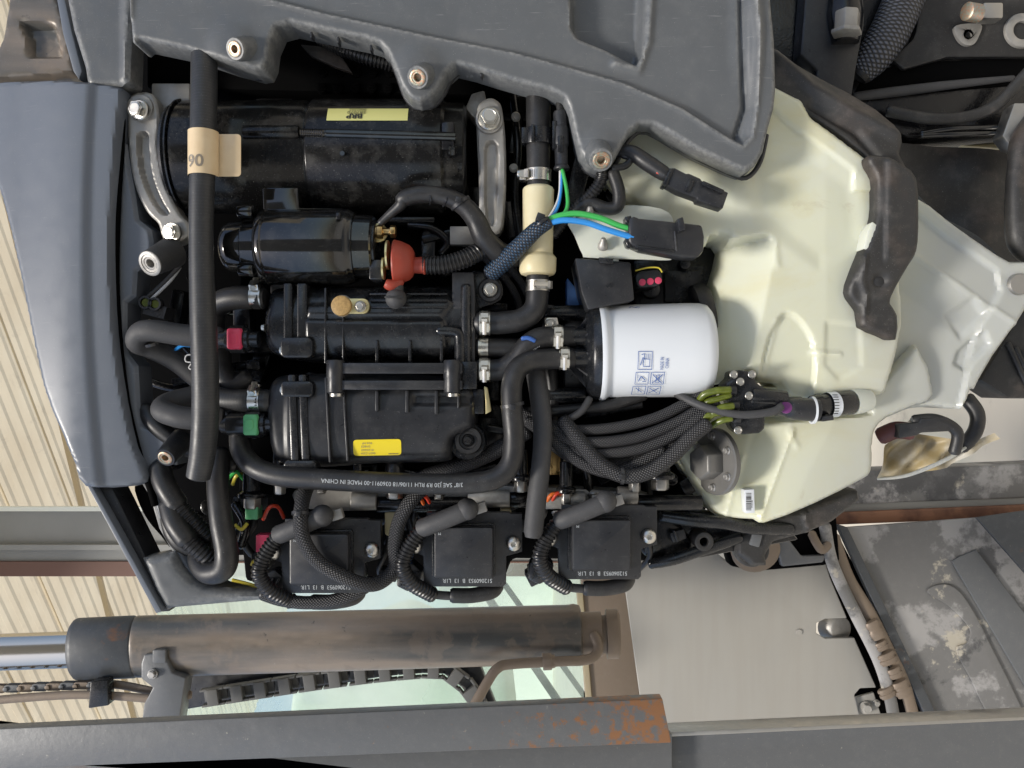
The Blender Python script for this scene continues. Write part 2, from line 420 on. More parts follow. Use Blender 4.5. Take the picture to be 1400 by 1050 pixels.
M['wred'] = pm('red_wire', (0.55, 0.05, 0.02), 0.35)
M['worange'] = pm('orange_wire', (0.65, 0.14, 0.02), 0.35)
M['wyellow'] = pm('yellow_wire', (0.6, 0.5, 0.06), 0.35)
M['olive'] = pm('olive_tube', (0.075, 0.095, 0.008), 0.25, var=(200, .4, .6, (0.11, 0.135, 0.015)))
M['cream'] = pm('cream_nylon', (0.62, 0.54, 0.33), 0.42, bump=(600, 0.1), sss=.15, var=(40, .4, .7, (0.68, 0.62, 0.42)))
M['paper'] = pm('cream_tag', (0.66, 0.52, 0.33), 0.35, var=(60, .4, .7, (0.60, 0.45, 0.27)))
M['labyel'] = pm('yellow_label', (0.78, 0.62, 0.02), 0.4)
M['labpale'] = pm('pale_yellow_label', (0.62, 0.60, 0.22), 0.3)
M['white'] = pm('white_paint', (0.68, 0.71, 0.74), 0.34, bump=(300, 0.04), coat=.2)
M['whitet'] = pm('white_tab_plastic', (0.60, 0.62, 0.54), 0.35, sss=.2, bump=(200, .05))
M['ink'] = pm('black_ink', (0.02, 0.02, 0.02), 0.5)
M['inkb'] = pm('blue_ink', (0.03, 0.10, 0.34), 0.5)
M['inkw'] = pm('pale_ink', (0.42, 0.45, 0.47), 0.5)
M['inkg'] = pm('grey_ink', (0.22, 0.19, 0.15), 0.5)
M['tank'] = pm('milky_tank_plastic', (0.66, 0.665, 0.50), 0.30, sss=.35, bump=(26, 0.3), edge=(.51, .58, (.68, .68, .56), .5), var=(7, .35, .7, (0.62, 0.635, 0.54)),
               wear=[(10, .50, .70, (0.60, 0.54, 0.28), .6, 0.5), (18, .64, .74, (0.40, 0.33, 0.20), .4, 1.0), (300, .715, .75, (0.10, 0.08, 0.05), .8, 0)])
M['tankg'] = pm('milky_tank_plastic_thin', (0.33, 0.345, 0.35), 0.34, sss=.25, bump=(30, 0.2), var=(9, .35, .7, (0.40, 0.41, 0.38)), edge=(.51, .58, (.55, .55, .5), .5),
                wear=[(10, .52, .7, (0.50, 0.49, 0.42), .5, 0.5)])
M['strap'] = pm('dusty_rubber_strap', (0.026, 0.025, 0.024), 0.5, bump=(350, 0.5), dust=1.4, var=(30, .52, .75, (0.050, 0.036, 0.028)))
M['rusty'] = pm('black_steel_rust', (0.055, 0.060, 0.066), 0.45, 0.1, bump=(120, 0.5), dust=1.0,
                wear=[(14, .60, .70, (0.20, 0.085, 0.03), .8, .4), (120, .66, .72, (0.42, 0.38, 0.30), .7, .6)])
M['mast'] = pm('worn_mast_steel', (0.125, 0.13, 0.135), 0.42, 0.2, bump=(160, 0.5), dust=1.3, wear=[(260, .66, .72, (0.40, 0.38, 0.33), .6, .5), (5, .6, .7, (0.16, 0.09, 0.05), .5, .8)])
M['cylp'] = pm('dusty_cylinder_paint', (0.085, 0.085, 0.08), 0.34, 0.2, bump=(90, 0.3), dust=1.0, streak=(16, 16, 2.2, .9, (0.30, 0.24, 0.185)), wear=[(22, .52, .58, (0.22, 0.175, 0.135), .55, .3), (70, .66, .70, (0.05, 0.05, 0.05), .7, .3), (60, .70, .74, (0.6, 0.56, 0.5), .7, .2)])
M['chrome'] = pm('polished_rod', (0.62, 0.57, 0.48), 0.16, 1.0)
M['pipe'] = pm('dusty_pipe', (0.20, 0.155, 0.115), 0.5, 0.2, bump=(150, .5), dust=1)
M['beige'] = pm('beige_painted_sheet', (0.33, 0.32, 0.295), 0.4, bump=(40, 0.15), dust=.5, var=(4, .35, .7, (0.36, 0.345, 0.31)), streak=(6, 10, 60, .25, (0.31, 0.29, 0.25)))
M['dirt'] = pm('dirty_steel_plate', (0.15, 0.147, 0.142), 0.6, bump=(60, 0.6), dust=1.4, wear=[(9, .50, .56, (0.34, 0.33, 0.32), .8, .1), (13, .60, .64, (0.45, 0.41, 0.33), .85, .1), (6, .56, .60, (0.045, 0.045, 0.048), .75, .1)])
M['rustbar'] = pm('rusty_bar', (0.26, 0.12, 0.065), 0.6, bump=(90, .6), var=(20, .4, .6, (0.12, 0.05, 0.03)))
M['tape'] = pm('torn_brown_wrap', (0.36, 0.28, 0.14), 0.45, bump=(60, .6), var=(30, .4, .65, (0.48, 0.45, 0.38)))
M['roof'] = pm('cream_roof_sheet', (0.66, 0.59, 0.44), 0.5, var=(1.6, .35, .7, (0.57, 0.49, 0.35)), wear=[(5, .58, .72, (0.42, 0.36, 0.27), .5, .8)], bump=(8, .2))
M['beamg'] = pm('grey_column_paint', (0.27, 0.27, 0.255), 0.5, var=(2, .35, .7, (0.22, 0.22, 0.205)), bump=(20, .2))
M['beamr'] = pm('red_oxide_paint', (0.13, 0.065, 0.045), 0.6, bump=(20, .3))
M['ground'] = pm('pale_concrete', (0.56, 0.52, 0.44), 0.85, bump=(12, .5), var=(1.5, .35, .7, (0.48, 0.44, 0.37)), wear=[(6, .6, .7, (0.25, 0.23, 0.2), .5, .5)])
M['wall'] = pm('pale_render', (0.80, 0.81, 0.74), 0.8, bump=(6, .2), var=(1.2, .35, .7, (0.74, 0.77, 0.70)))
def glassmat():
    m = bpy.data.materials.new('dusty_green_glass'); m.use_nodes = True; t = m.node_tree; N = t.nodes; L = t.links.new
    b = N['Principled BSDF']; b.inputs['Base Color'].default_value = (0.84, 0.90, 0.85, 1); b.inputs['Roughness'].default_value = 0.12
    tr = N.new('ShaderNodeBsdfTransparent'); tr.inputs[0].default_value = (0.86, 0.95, 0.90, 1)
    mx = N.new('ShaderNodeMixShader'); n = N.new('ShaderNodeTexNoise'); n.inputs['Scale'].default_value = 3; n.inputs['Detail'].default_value = 6
    tc = N.new('ShaderNodeTexCoord'); L(tc.outputs['Object'], n.inputs['Vector'])
    mr = N.new('ShaderNodeMapRange'); mr.inputs[1].default_value = .35; mr.inputs[2].default_value = .7; mr.inputs[3].default_value = .12; mr.inputs[4].default_value = .55
    L(n.outputs[0], mr.inputs[0]); L(mr.outputs[0], mx.inputs[0]); L(tr.outputs[0], mx.inputs[1]); L(b.outputs[0], mx.inputs[2])
    L(mx.outputs[0], N['Material Output'].inputs[0]); return m
M['glass'] = glassmat()
def roofmat(m):
    t = m.node_tree; N = t.nodes; L = t.links.new; b = N['Principled BSDF']; tl = N.new('ShaderNodeBsdfTranslucent'); mx = N.new('ShaderNodeMixShader')
    src = b.inputs['Base Color'].links[0].from_socket; L(src, tl.inputs[0]); mx.inputs[0].default_value = 0.62
    L(b.outputs[0], mx.inputs[1]); L(tl.outputs[0], mx.inputs[2]); L(mx.outputs[0], N['Material Output'].inputs[0])
roofmat(M['roof'])
def rustend(m, z0, z1):
    # rust that has crept in from the cut end of the rail
    t = m.node_tree; N = t.nodes; L = t.links.new; b = N['Principled BSDF']; src = b.inputs['Base Color'].links[0].from_socket
    tc = N.new('ShaderNodeTexCoord'); sp = N.new('ShaderNodeSeparateXYZ'); L(tc.outputs['Object'], sp.inputs[0])
    mr = N.new('ShaderNodeMapRange'); mr.inputs[1].default_value = z0; mr.inputs[2].default_value = z1; L(sp.outputs[2], mr.inputs[0])
    n = N.new('ShaderNodeTexNoise'); n.inputs['Scale'].default_value = 95; n.inputs['Detail'].default_value = 8; n.inputs['Roughness'].default_value = .7; L(tc.outputs['Object'], n.inputs[0])
    ad = N.new('ShaderNodeMath'); ad.operation = 'MULTIPLY_ADD'; L(mr.outputs[0], ad.inputs[0]); ad.inputs[1].default_value = .24; L(n.outputs[0], ad.inputs[2])
    r2 = N.new('ShaderNodeMapRange'); r2.inputs[1].default_value = .66; r2.inputs[2].default_value = .76; r2.inputs[4].default_value = .9; L(ad.outputs[0], r2.inputs[0])
    mx = N.new('ShaderNodeMix'); mx.data_type = 'RGBA'; L(r2.outputs[0], mx.inputs['Factor']); L(src, mx.inputs[6]); mx.inputs[7].default_value = (.27, .12, .045, 1); L(mx.outputs[2], b.inputs['Base Color'])
def grey_ramp(m, z_cream, z_grey, c2):
    # colour blends from milky cream to plain grey towards the tank's far end
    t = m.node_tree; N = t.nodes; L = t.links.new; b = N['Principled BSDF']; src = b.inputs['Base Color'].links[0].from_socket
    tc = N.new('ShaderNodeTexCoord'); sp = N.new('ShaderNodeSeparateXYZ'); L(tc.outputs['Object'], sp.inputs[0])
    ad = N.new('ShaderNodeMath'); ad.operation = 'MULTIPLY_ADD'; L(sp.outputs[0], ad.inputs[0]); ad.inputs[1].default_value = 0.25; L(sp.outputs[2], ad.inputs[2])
    mr = N.new('ShaderNodeMapRange'); mr.interpolation_type = 'SMOOTHSTEP'; mr.inputs[1].default_value = z_cream; mr.inputs[2].default_value = z_grey; L(ad.outputs[0], mr.inputs[0])
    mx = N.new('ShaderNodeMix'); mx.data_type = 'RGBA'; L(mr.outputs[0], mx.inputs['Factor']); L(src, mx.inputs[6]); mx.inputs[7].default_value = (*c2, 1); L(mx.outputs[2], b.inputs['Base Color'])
M['barrel'] = pm('satin_black_enamel', (0.007, 0.007, 0.007), 0.17, bump=(700, 0.12), dust=1.3, rvar=.06, spec=.3)
M['railrust'] = pm('rail_paint_rusting', (0.125, 0.13, 0.135), 0.42, 0.1, bump=(160, 0.5), dust=1.3, wear=[(160, .66, .72, (0.42, 0.40, 0.34), .6, .5)])
M['grit'] = pm('grey_cast_cap', (0.16, 0.155, 0.145), 0.4, .3, bump=(700, .3), dust=.4)
M['reflwall'] = pm('reflection_wall_render', (0.42, 0.38, 0.33), 0.8, bump=(6, .2), var=(1.5, .35, .7, (0.32, 0.29, 0.25)))
M['purlin'] = pm('purlin_paint', (0.45, 0.38, 0.26), 0.5)
M['chainp'] = pm('cable_carrier_plastic', (0.11, 0.11, 0.105), 0.5, dust=1)
# ================================================================== SETTING
def wbox(name, mat, x0, x1, y0, y1, z0, z1, parent=None, bev=0):
    bm = bmesh.new(); bmesh.ops.create_cube(bm, size=1)
    for v in bm.verts: v.co = Vector(((x0 + x1) / 2 + v.co.x * (x1 - x0), (y0 + y1) / 2 + v.co.y * (y1 - y0), (z0 + z1) / 2 + v.co.z * (z1 - z0)))
    if bev: bmesh.ops.bevel(bm, geom=bm.edges[:], offset=bev, segments=1, affect='EDGES')
    org = ORG[parent.name] if parent else Vector()
    for v in bm.verts: v.co -= org
    me = bpy.data.meshes.new(name); bm.to_mesh(me); bm.free(); me.materials.append(mat)
    o = bpy.data.objects.new(name, me); COL.objects.link(o); o.parent = parent; ORG[o.name] = org.copy(); return o
def wthing(name, label, cat, loc):
    o = bpy.data.objects.new(name, None); COL.objects.link(o); o.location = loc; ORG[o.name] = Vector(loc); o.empty_display_size = .1
    o['label'] = label; o['category'] = cat; return o
GZ = -1.25
o = wbox('ground', M['ground'], -60, 60, -30, 140, GZ - .3, GZ); o['kind'] = 'structure'
# roof: corrugated sheets far behind, overlapping edge to edge, ribs nearly across the view
RZ = 3.4
ZR = Vector((math.cos(R(-32)), math.sin(R(-32)), 0)); ZP = Vector((-ZR.y, ZR.x, 0))   # rib direction, and across the ribs
roof = bpy.data.objects.new('roof', None)
COL.objects.link(roof); roof['kind'] = 'structure'; ORG['roof'] = Vector()
def roof_sheet(i, width=0.60, rib=0.12):
    bm = bmesh.new(); prof = []
    n = 5
    for k in range(n):
        b = k * rib
        prof += [(b, 0), (b + .04, 0.0), (b + .055, .011), (b + .095, .011), (b + .112, 0)]
    prof += [(width + .02, 0)]
    rows = []
    for s_ in (-9, 12):
        for a, hh in prof: rows.append(bm.verts.new(ZR * s_ + ZP * (4.2 + i * width + a) + Vector((0, 0, RZ + hh + 0.012 * (i % 2) - (a > width) * .004))))
    m = len(prof)
    for k in range(m - 1): bm.faces.new([rows[k], rows[k + 1], rows[m + k + 1], rows[m + k]])
    me = bpy.data.meshes.new('roof_sheet'); bm.to_mesh(me); bm.free(); me.materials.append(M['roof'])
    o = bpy.data.objects.new('roof_sheet', me); COL.objects.link(o); o.parent = roof
for i in range(-4, 19): roof_sheet(i)
# purlins / conduits under the sheets
for yy, x0 in ((5.1, -1.2), (7.6, .3)):
    bm = bmesh.new()
    a = Vector((-3.5, yy + 1.6, RZ - .05)); b_ = Vector((3.5, yy - 1.4, RZ - .05)); d = (b_ - a).normalized(); n = Vector((-d.y, d.x, 0)) * .012; u_ = Vector((0, 0, .02))
    q = [bm.verts.new(p + s1 * n + s2 * u_) for p in (a, b_) for s1, s2 in ((-1, -1), (1, -1), (1, 1), (-1, 1))]
    for f in ((0, 1, 2, 3), (7, 6, 5, 4), (0, 4, 5, 1), (1, 5, 6, 2), (2, 6, 7, 3), (3, 7, 4, 0)): bm.faces.new([q[k] for k in f])
    me = bpy.data.meshes.new('roof_conduit'); bm.to_mesh(me); bm.free(); me.materials.append(M['purlin'])
    o = bpy.data.objects.new('conduit', me); COL.objects.link(o); o.parent = roof
# steel column (I section) far behind, upright in the world = level in the picture
tcol = wthing('steel_column', 'tall grey steel I-column with a red oxide edge, far behind the engine cover and under the cream roof', 'column', (-0.62, 3.6, GZ))
def pcol(v0, v1, y0, y1, name, mat):
    # v range at depth y (metres from engine plane)
    k = (D * S + y0) / (D * S); x0 = -(v0 - 525) * k * S; x1 = -(v1 - 525) * k * S
    return wbox(name, mat, min(x0, x1), max(x0, x1), y0, y1, GZ, RZ - .02, tcol)
pcol(693, 699, 3.6, 3.63, 'flange', M['wall']); pcol(699, 768, 3.62, 3.64, 'web', M['beamg']); pcol(768, 788, 3.60, 3.64, 'flange_edge', M['beamr']); pcol(745, 752, 3.58, 3.619, 'fillet', M['beamg'])
# pale yard wall far off, lower right
bw = wbox('yard_wall', M['wall'], -14, 16, 24, 24.3, GZ, GZ + 2.6)
bw['label'] = 'long pale rendered yard wall far off, seen through the cab glass'; bw['category'] = 'wall'

# ================================================================== FORKLIFT behind the engine
fk = thing('forklift', 'worn forklift with dusty lift cylinder, greenish cab glass and beige front sheet behind the engine', 'forklift', 600, 1000, -900)
g = G(-330)      # near mast rail
g.prism([(-60, 1000), (-60, 1120), (925, 1120), (925, 1018), (-60, 1018 + 32)], -390, -372)
g.link('mast_flange', M['mast'], fk, .8)
g = G(-330); g.prism([(-60, 998), (905, 954), (917, 1014), (-60, 1052)], -350, -325); g.link('mast_rail', M['railrust'], fk, 1.5)
zr = W(917, 990, -330).z - ORG['forklift'].z; rustend(M['railrust'], zr + .26, zr)
g = G(-420); g.prism([(-60, 1030), (-60, 1130), (1460, 1130), (1460, 974), (860, 1000), (860, 1030)], -440, -405); g.link('outer_mast_rail', M['mast'], fk, 2)
g = G(-420); g.prism([(860, 998), (1460, 972), (1460, 976), (860, 1004)], -445, -402); g.link('mast_edge', M['steeld'], fk, .5)
# lift cylinder, axis across the picture
c0 = (187, 884, -900); ax = (845, 865, -900)
g = G(-900); g.lathe(c0, ax, [(0, 41), (2, 42), (6, 42), (590, 40), (598, 41), (606, 39), (608, 34)], 40); g.link('lift_cylinder', M['cylp'], fk, label='long dusty lift cylinder barrel')
g = G(-900); g.lathe((100, 888, -900), (187, 884, -900), [(0, 36), (4, 41), (8, 42.5), (84, 42.5), (86, 41), (87, 40)], 40); g.link('cylinder_head', M['rusty'], fk, label='dark end collar of the lift cylinder')
g = G(-900); g.lathe((-120, 896, -900), (104, 888, -900), [(0, 25), (224, 25)], 32); g.link('piston_rod', M['chrome'], fk, label='polished chrome rod')
g = G(-900); g.lathe((792, 868, -900), (860, 866, -900), [(0, 31), (30, 31), (31, 26), (36, 26), (37, 34), (52, 34), (55, 30)], 28); g.link('cylinder_foot', M['pipe'], fk)
g = G(-860); g.prism([(196, 905), (200, 893), (226, 890), (238, 918), (256, 925), (245, 1000), (195, 1000), (200, 960), (212, 938), (196, 925)], -900, -848); g.link('cylinder_clamp', M['mast'], fk, 2)
hexbolt(fk, 209, 921, -846, 7, mat=M['steeld']); 
g = G(-860); g.box(212, 886, 230, 904, -860, -845); g.link('clamp_lug', M['mast'], fk, 2)
# chain
prev = None
for i in range(11):
    u0 = -60 + i * 19; vv = 944 - i * .8
    g = G(-880)
    for dv in (-8, 6):
        g.prism(rrect(u0 - 10, vv - 5 + 0, u0 + 13, vv + 5, 4.9, 3), -884 + dv, -880 + dv)
    g.cyl((u0 - 6, vv, -896), (u0 - 6, vv, -870), 3.2, seg=10)
    g.link('chain_link', M['pipe'] if i % 2 else M['mast'], fk, .4)
# mast hoses
for pts in ([(-60, 962, -860), (60, 952, -860), (130, 950, -860), (215, 956, -860)], [(120, 938, -880), (160, 936, -880), (220, 947, -880), (260, 950, -890)]):
    G(-860).tube(pts, 6).link('mast_hose', M['pipe'], fk)
g = G(-850); g.prism([(127, 930), (150, 928), (152, 962), (124, 966)], -870, -838); g.link('hose_bracket', M['bplas'], fk, 2)
# pipe with fitting
G(-820).tube([(812, 868, -870), (818, 884, -860), (812, 898, -850), (795, 903, -840), (770, 904, -830), (700, 908, -825), (680, 914, -820), (665, 935, -815), (640, 980, -800)], 7).link('hydraulic_pipe', M['pipe'], fk)
g = G(-830); g.lathe((742, 905, -830), (760, 904, -830), [(0, 9), (0, 12), (12, 12), (12, 10), (17, 9)], 6); g.link('pipe_fitting', M['pipe'], fk, .8)
# energy chain (black cable carrier) in an arc
ps = catmull([(255, 958, 0), (340, 945, 0), (440, 930, 0), (540, 918, 0), (600, 916, 0), (628, 930, 0), (648, 952, 0), (664, 985, 0)], 12)
acc = 0; last = ps[0]; q = 0
for a, b in zip(ps, ps[1:]):
    acc += (b - a).length
    if acc > 30:
        acc = 0; ang = math.degrees(math.atan2(b.y - a.y, b.x - a.x)); g = G(-1000)
        g.box(b.x - 7, b.y - 11, b.x + 8, b.y + 11, -1016, -990, ang, (b.x, b.y)); g.box(b.x - 16, b.y - 12, b.x + 16, b.y - 9, -1012, -994, ang, (b.x, b.y)); g.box(b.x - 16, b.y + 9, b.x + 16, b.y + 12, -1012, -994, ang, (b.x, b.y))
        g.box(b.x - 16, b.y - 9, b.x + 16, b.y + 9, -1024, -1019, ang, (b.x, b.y))
        g.link('chain_segment', M['chainp'], fk, .6, label='segment of the black cable carrier')
g = G(-1020); g.prism([(235, 925), (600, 905), (652, 905), (690, 1000), (660, 1000), (628, 922), (540, 926), (245, 975)], -1075, -1040); g.link('mast_crossbar', M['bplas2'], fk, 2)
# cab: frame, glass panes, front sheet
g = G(-1500); g.prism([(215, 770), (795, 770), (800, 1060), (215, 1060)], -1504, -1498); g.link('cab_glass', M['glass'], fk, label='pale green dusty cab window')
g = G(-1500); g.prism([(792, 760), (858, 760), (884, 1060), (810, 1060)], -1530, -1480); g.link('cab_pillar', M['pipe'], fk, 3)
g = G(-1500); g.prism([(787, 800), (795, 800), (812, 1000), (804, 1000)], -1500, -1470); g.link('window_seal', M['roof'], fk, 1)
for (a, b, c, d, wd) in ((655, 800, 780, 985, 10), (690, 800, 815, 975, 7)):
    ang = math.atan2(d - b, c - a); nx, ny = -math.sin(ang) * wd / 2, math.cos(ang) * wd / 2
    g = G(-1560); g.prism([(a - nx, b - ny), (c - nx, d - ny), (c + nx, d + ny), (a + nx, b + ny)], -1580, -1560); g.link('wiper_arm', M['bplas2'], fk, 1)
for (u0, v0, u1, v1) in ((413, 936, 447, 962), (600, 770, 640, 815)):
    g = G(-1640); g.box(u0, v0, u1, v1, -1645, -1638); g.link('sticker', M['white'], fk)
g = G(-1700); g.prism([(480, 850), (560, 820), (700, 880), (720, 1060), (380, 1060), (400, 900)], -1760, -1700, .1); g.link('seat', M['wall'], fk, 12)
# beige front sheet with notches
sheet = [(850, 770), (930, 765), (975, 752), (1000, 772), (1035, 777), (1090, 776), (1128, 768), (1135, 790), (1158, 845), (1128, 846), (1116, 852), (1116, 866), (1128, 873), (1168, 872), (1198, 940), (1176, 941), (1168, 950), (1180, 1000), (1180, 1060), (890, 1060)]
G(-1250).prism(sheet, -1262, -1250).link('front_sheet', M['beige'], fk, 1.2, label='beige painted front sheet with two notches')
g = G(-1275); g.cyl((1135, 860, -1300), (1150, 860, -1272), 17, seg=20); g.link('lamp', M['cast'], fk, 2)
g = G(-1258); g.prism([(1172, 955), (1196, 948), (1208, 985), (1178, 990)], -1275, -1265); g.link('hinge_plate', M['beige'], fk, 1)
hexbolt(fk, 1183, 967, -1264, 9, mat=M['beige']); hexbolt(fk, 1198, 961, -1264, 5, mat=M['beige'])
g = G(-1250); g.cyl((1092, 864, -1252), (1092, 864, -1246), 4, seg=12); g.link('rivet', M['beige'], fk)
G(-1200).tube([(1128, 720, -1180), (1138, 770, -1190), (1165, 830, -1200), (1200, 900, -1200), (1216, 950, -1200), (1225, 1000, -1200)], 8.5).link('hydraulic_hose', M['dirt'], fk, label='dusty hydraulic hose, left of a pair')
G(-1200).tube([(1140, 735, -1210), (1160, 790, -1215), (1190, 840, -1215), (1215, 890, -1215), (1236, 935, -1215), (1250, 985, -1215)], 8.5).link('hydraulic_hose', M['pipe'], fk, label='dusty hydraulic hose, right of a pair')
for (u, v, du, dv, l, r) in ((1192, 850, .45, .9, 26, 10.5), (1204, 878, .45, .9, 12, 9), (1211, 893, .4, .9, 16, 13.5), (1222, 914, .42, .9, 14, 10), (1230, 932, .42, .9, 22, 12.5), (1211, 941, .42, .9, 14, 12)):
    g = G(-1190); g.lathe((u, v, -1195), (u + du * l, v + dv * l, -1195), [(0, r * .85), (l * .1, r), (l * .3, r), (l * .35, r * .86), (l * .5, r * .86), (l * .55, r), (l * .8, r), (l * .85, r * .9), (l, r * .85)], 16); g.link('hose_fitting', M['pipe'], fk)
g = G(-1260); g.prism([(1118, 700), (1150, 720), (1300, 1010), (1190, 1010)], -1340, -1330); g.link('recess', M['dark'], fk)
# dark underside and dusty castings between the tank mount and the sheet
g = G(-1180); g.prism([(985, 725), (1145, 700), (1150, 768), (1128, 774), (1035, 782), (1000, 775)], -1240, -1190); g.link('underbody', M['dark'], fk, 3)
g = G(-1150); g.lathe((1036, 750, -1180), (1036, 762, -1150), [(0, 34), (12, 34), (16, 30), (16, 16), (20, 14)], 28); g.link('wheel_hub', M['pipe'], fk)
g = G(-1160); g.prism([(1062, 742), (1080, 738), (1098, 762), (1130, 760), (1128, 770), (1070, 776)], -1190, -1170); g.link('tie_plate', M['mast'], fk, 3)
G(-1150).tube([(1110, 730, -1180), (1116, 742, -1170), (1124, 752, -1170), (1132, 745, -1176)], 6).link('hook', M['pipe'], fk)
# dirty step plates
g = G(-1230); g.prism([(1142, 716), (1156, 720), (1282, 985), (1266, 985)], -1240, -1215); g.link('step_edge', M['rusty'], fk, 1)
g = G(-1230); g.prism([(1156, 722), (1460, 700), (1460, 1010), (1284, 1010)], -1250, -1238); g.link('step_plate', M['dirt'], fk, 1)
g = G(-1225); g.prism([(1302, 768), (1312, 762), (1336, 752), (1460, 915), (1460, 1000), (1415, 960)], -1236, -1228); g.link('step_patch', M['mast'], fk, 1)
g = G(-1222); g.prism(smooth2([(1270, 810), (1290, 800), (1312, 808), (1335, 840), (1360, 890), (1385, 940), (1402, 985), (1360, 985), (1330, 930), (1310, 890), (1325, 880), (1328, 860), (1300, 830)]), -1237, -1230); g.link('weld_plate', M['dirt'], fk, 1)
g = G(-1150); g.prism([(1335, 708), (1460, 690), (1460, 850)], -1160, -1148); g.link('dusty_gusset', M['rusty'], fk, 1)
# chassis beam to the right
g = G(-1300); g.prism([(1120, 646), (1460, 632), (1460, 678), (1120, 690)], -1400, -1290); g.link('chassis_beam', M['dirt'], fk, 3, label='scuffed chassis beam behind the tank')
g = G(-1300); g.prism([(1110, 680), (1460, 666), (1460, 690), (1110, 702)], -1390, -1296); g.link('chassis_rail', M['beamg'], fk, 2)
g = G(-1290); g.prism([(1110, 702), (1460, 687), (1460, 704), (1110, 718)], -1330, -1280); g.link('rusty_rail', M['rustbar'], fk, 2)
# unseen wall added behind the camera to give gloss black paint a brown-grey reflection
bb = wbox('reflection_wall', M['reflwall'], -3.2, 2.2, -12, -8, GZ, 9)
bb['label'] = 'unseen brown wall added behind the camera to put a band in gloss black reflections'; bb['category'] = 'reflection wall'
# ================================================================== ENGINE COVER PANS (lower cowl)
pan = thing('engine_cowl', 'large grey blue lower cowl panel curving along the left side of the engine', 'engine cowl', 100, 400, -40)
outer = [(-60, 112), (60, 110), (118, 116), (168, 121), (165, 160), (160, 230), (156, 290), (155, 350), (157, 420), (162, 480), (172, 550), (186, 612), (200, 650), (188, 664), (122, 664), (108, 635), (88, 590), (60, 527), (30, 400), (8, 310), (-20, 230), (-60, 180)]
def fn(U, V, d):
    h = 0 + 6 * (1 - np.sqrt(np.clip(1 - ((6 - np.minimum(d, 6)) / 6) ** 2, 0, 1))) * -1
    h = h + 6 * np.cos((V - 350) / 330.0) - 0.0009 * (U - 120) ** 2
    return h + 10 * ss((U - 20) / 100) - 6 * ss((U - 118 - 0.00016 * (V - 330) ** 2) / 14)
G(0).pillow(smooth2(outer, 2), fn, -40, 3.5).link('side_panel', M['pan'], pan)
# diagonal strut + bottom flange of the pan
g = G(-6); g.prism([(122, 662), (146, 662), (160, 690), (196, 764), (228, 826), (229, 838), (217, 839), (200, 806)], -60, -14); g.link('strut_face', M['bplas2'], pan, 1.5)
g = G(0); g.prism([(118, 660), (125, 661), (222, 836), (214, 838)], -30, 2); g.link('strut_edge', M['pan'], pan, 1)
G(-4).pillow([(193, 764), (237, 755), (248, 776), (262, 793), (282, 802), (350, 808), (374, 813), (371, 820), (300, 826), (232, 832), (227, 836), (211, 808)], lambda U, V, d: -4 - 6 * (1 - ss(d / 6)) + 3 * ss(d / 14), -40, 4).link('bottom_flange', M['grey'], pan)
# inner ledge following the engine opening
ledge = [(172, 196), (177, 230), (183, 265), (188, 300), (205, 313), (208, 330), (208, 352), (197, 362), (186, 371), (184, 405), (172, 414), (172, 478), (175, 485), (187, 500), (190, 560), (195, 582), (225, 592), (238, 600), (242, 625), (240, 637), (215, 632), (207, 640), (210, 652), (222, 690), (238, 730), (255, 765), (275, 795), (300, 806), (345, 812), (345, 822), (298, 818), (268, 806), (246, 772), (225, 735), (205, 680), (200, 660), (190, 642), (178, 600), (166, 540), (160, 480), (158, 400), (158, 330), (162, 250), (168, 196)]
G(-14).pillow(ledge, lambda U, V, d: -14 - 5 * (1 - ss(d / 5)), -60, 2).link('inner_ledge', M['pan'], pan)
G(-8).tube([(168, 130, -14), (165, 200, -12), (160, 290, -10), (158, 380, -10), (163, 470, -10), (173, 550, -10), (188, 615, -10), (204, 662, -12), (212, 690, -14)], 5).link('seal_strip', M['dark'], pan, label='black seal strip between panel and ledge')
g = G(-40); g.prism(smooth2([(186, 664), (193, 690), (205, 712), (222, 732), (235, 748), (225, 720), (215, 695), (206, 672)], 3), -55, -35); g.link('rear_lip', M['dark'], pan, 1)
G(-20).prism([(192, 655), (206, 660), (232, 705), (252, 755), (268, 800), (256, 795), (236, 752), (219, 722), (207, 680)], -40, -16).link('lip_strip', M['grey'], pan, 2)
def boss(parent, u, v, r, u2, v2, h, ln, mat, ins, tilt=0):
    """mounting boss: cone from its root (u2,v2) up to the face (u,v) that carries a brass insert"""
    g = G(h); a = Vector((u2, v2, h - ln)); b = Vector((u, v, h)); L = (b - a).length
    g.lathe(a, b, [(0, r * 1.22), (L * .8, r * 1.04), (L - 2, r), (L, r * .93), (L, r * .66), (L - 3, r * .62)], 28, cap=False)
    o = g.link('boss', mat, parent)
    ax = (b - a).normalized()
    stamp('insert', mk_insert, 'threaded_insert', ins, o, u, v, h, r * .72 / 10, tuple(ax), h0=h)
    return o
b1 = boss(pan, 206, 360, 18, 219, 338, 20, 40, M['rubberg'], M['cast']); stamp('insert', mk_insert, 'threaded_insert', M['cast'], b1, 206, 360, 20.4, 1.75, (-.28, .42, .86), h0=20)
b2 = boss(pan, 226, 626, 14, 232, 604, 20, 40, M['bplas2'], M['copper'])
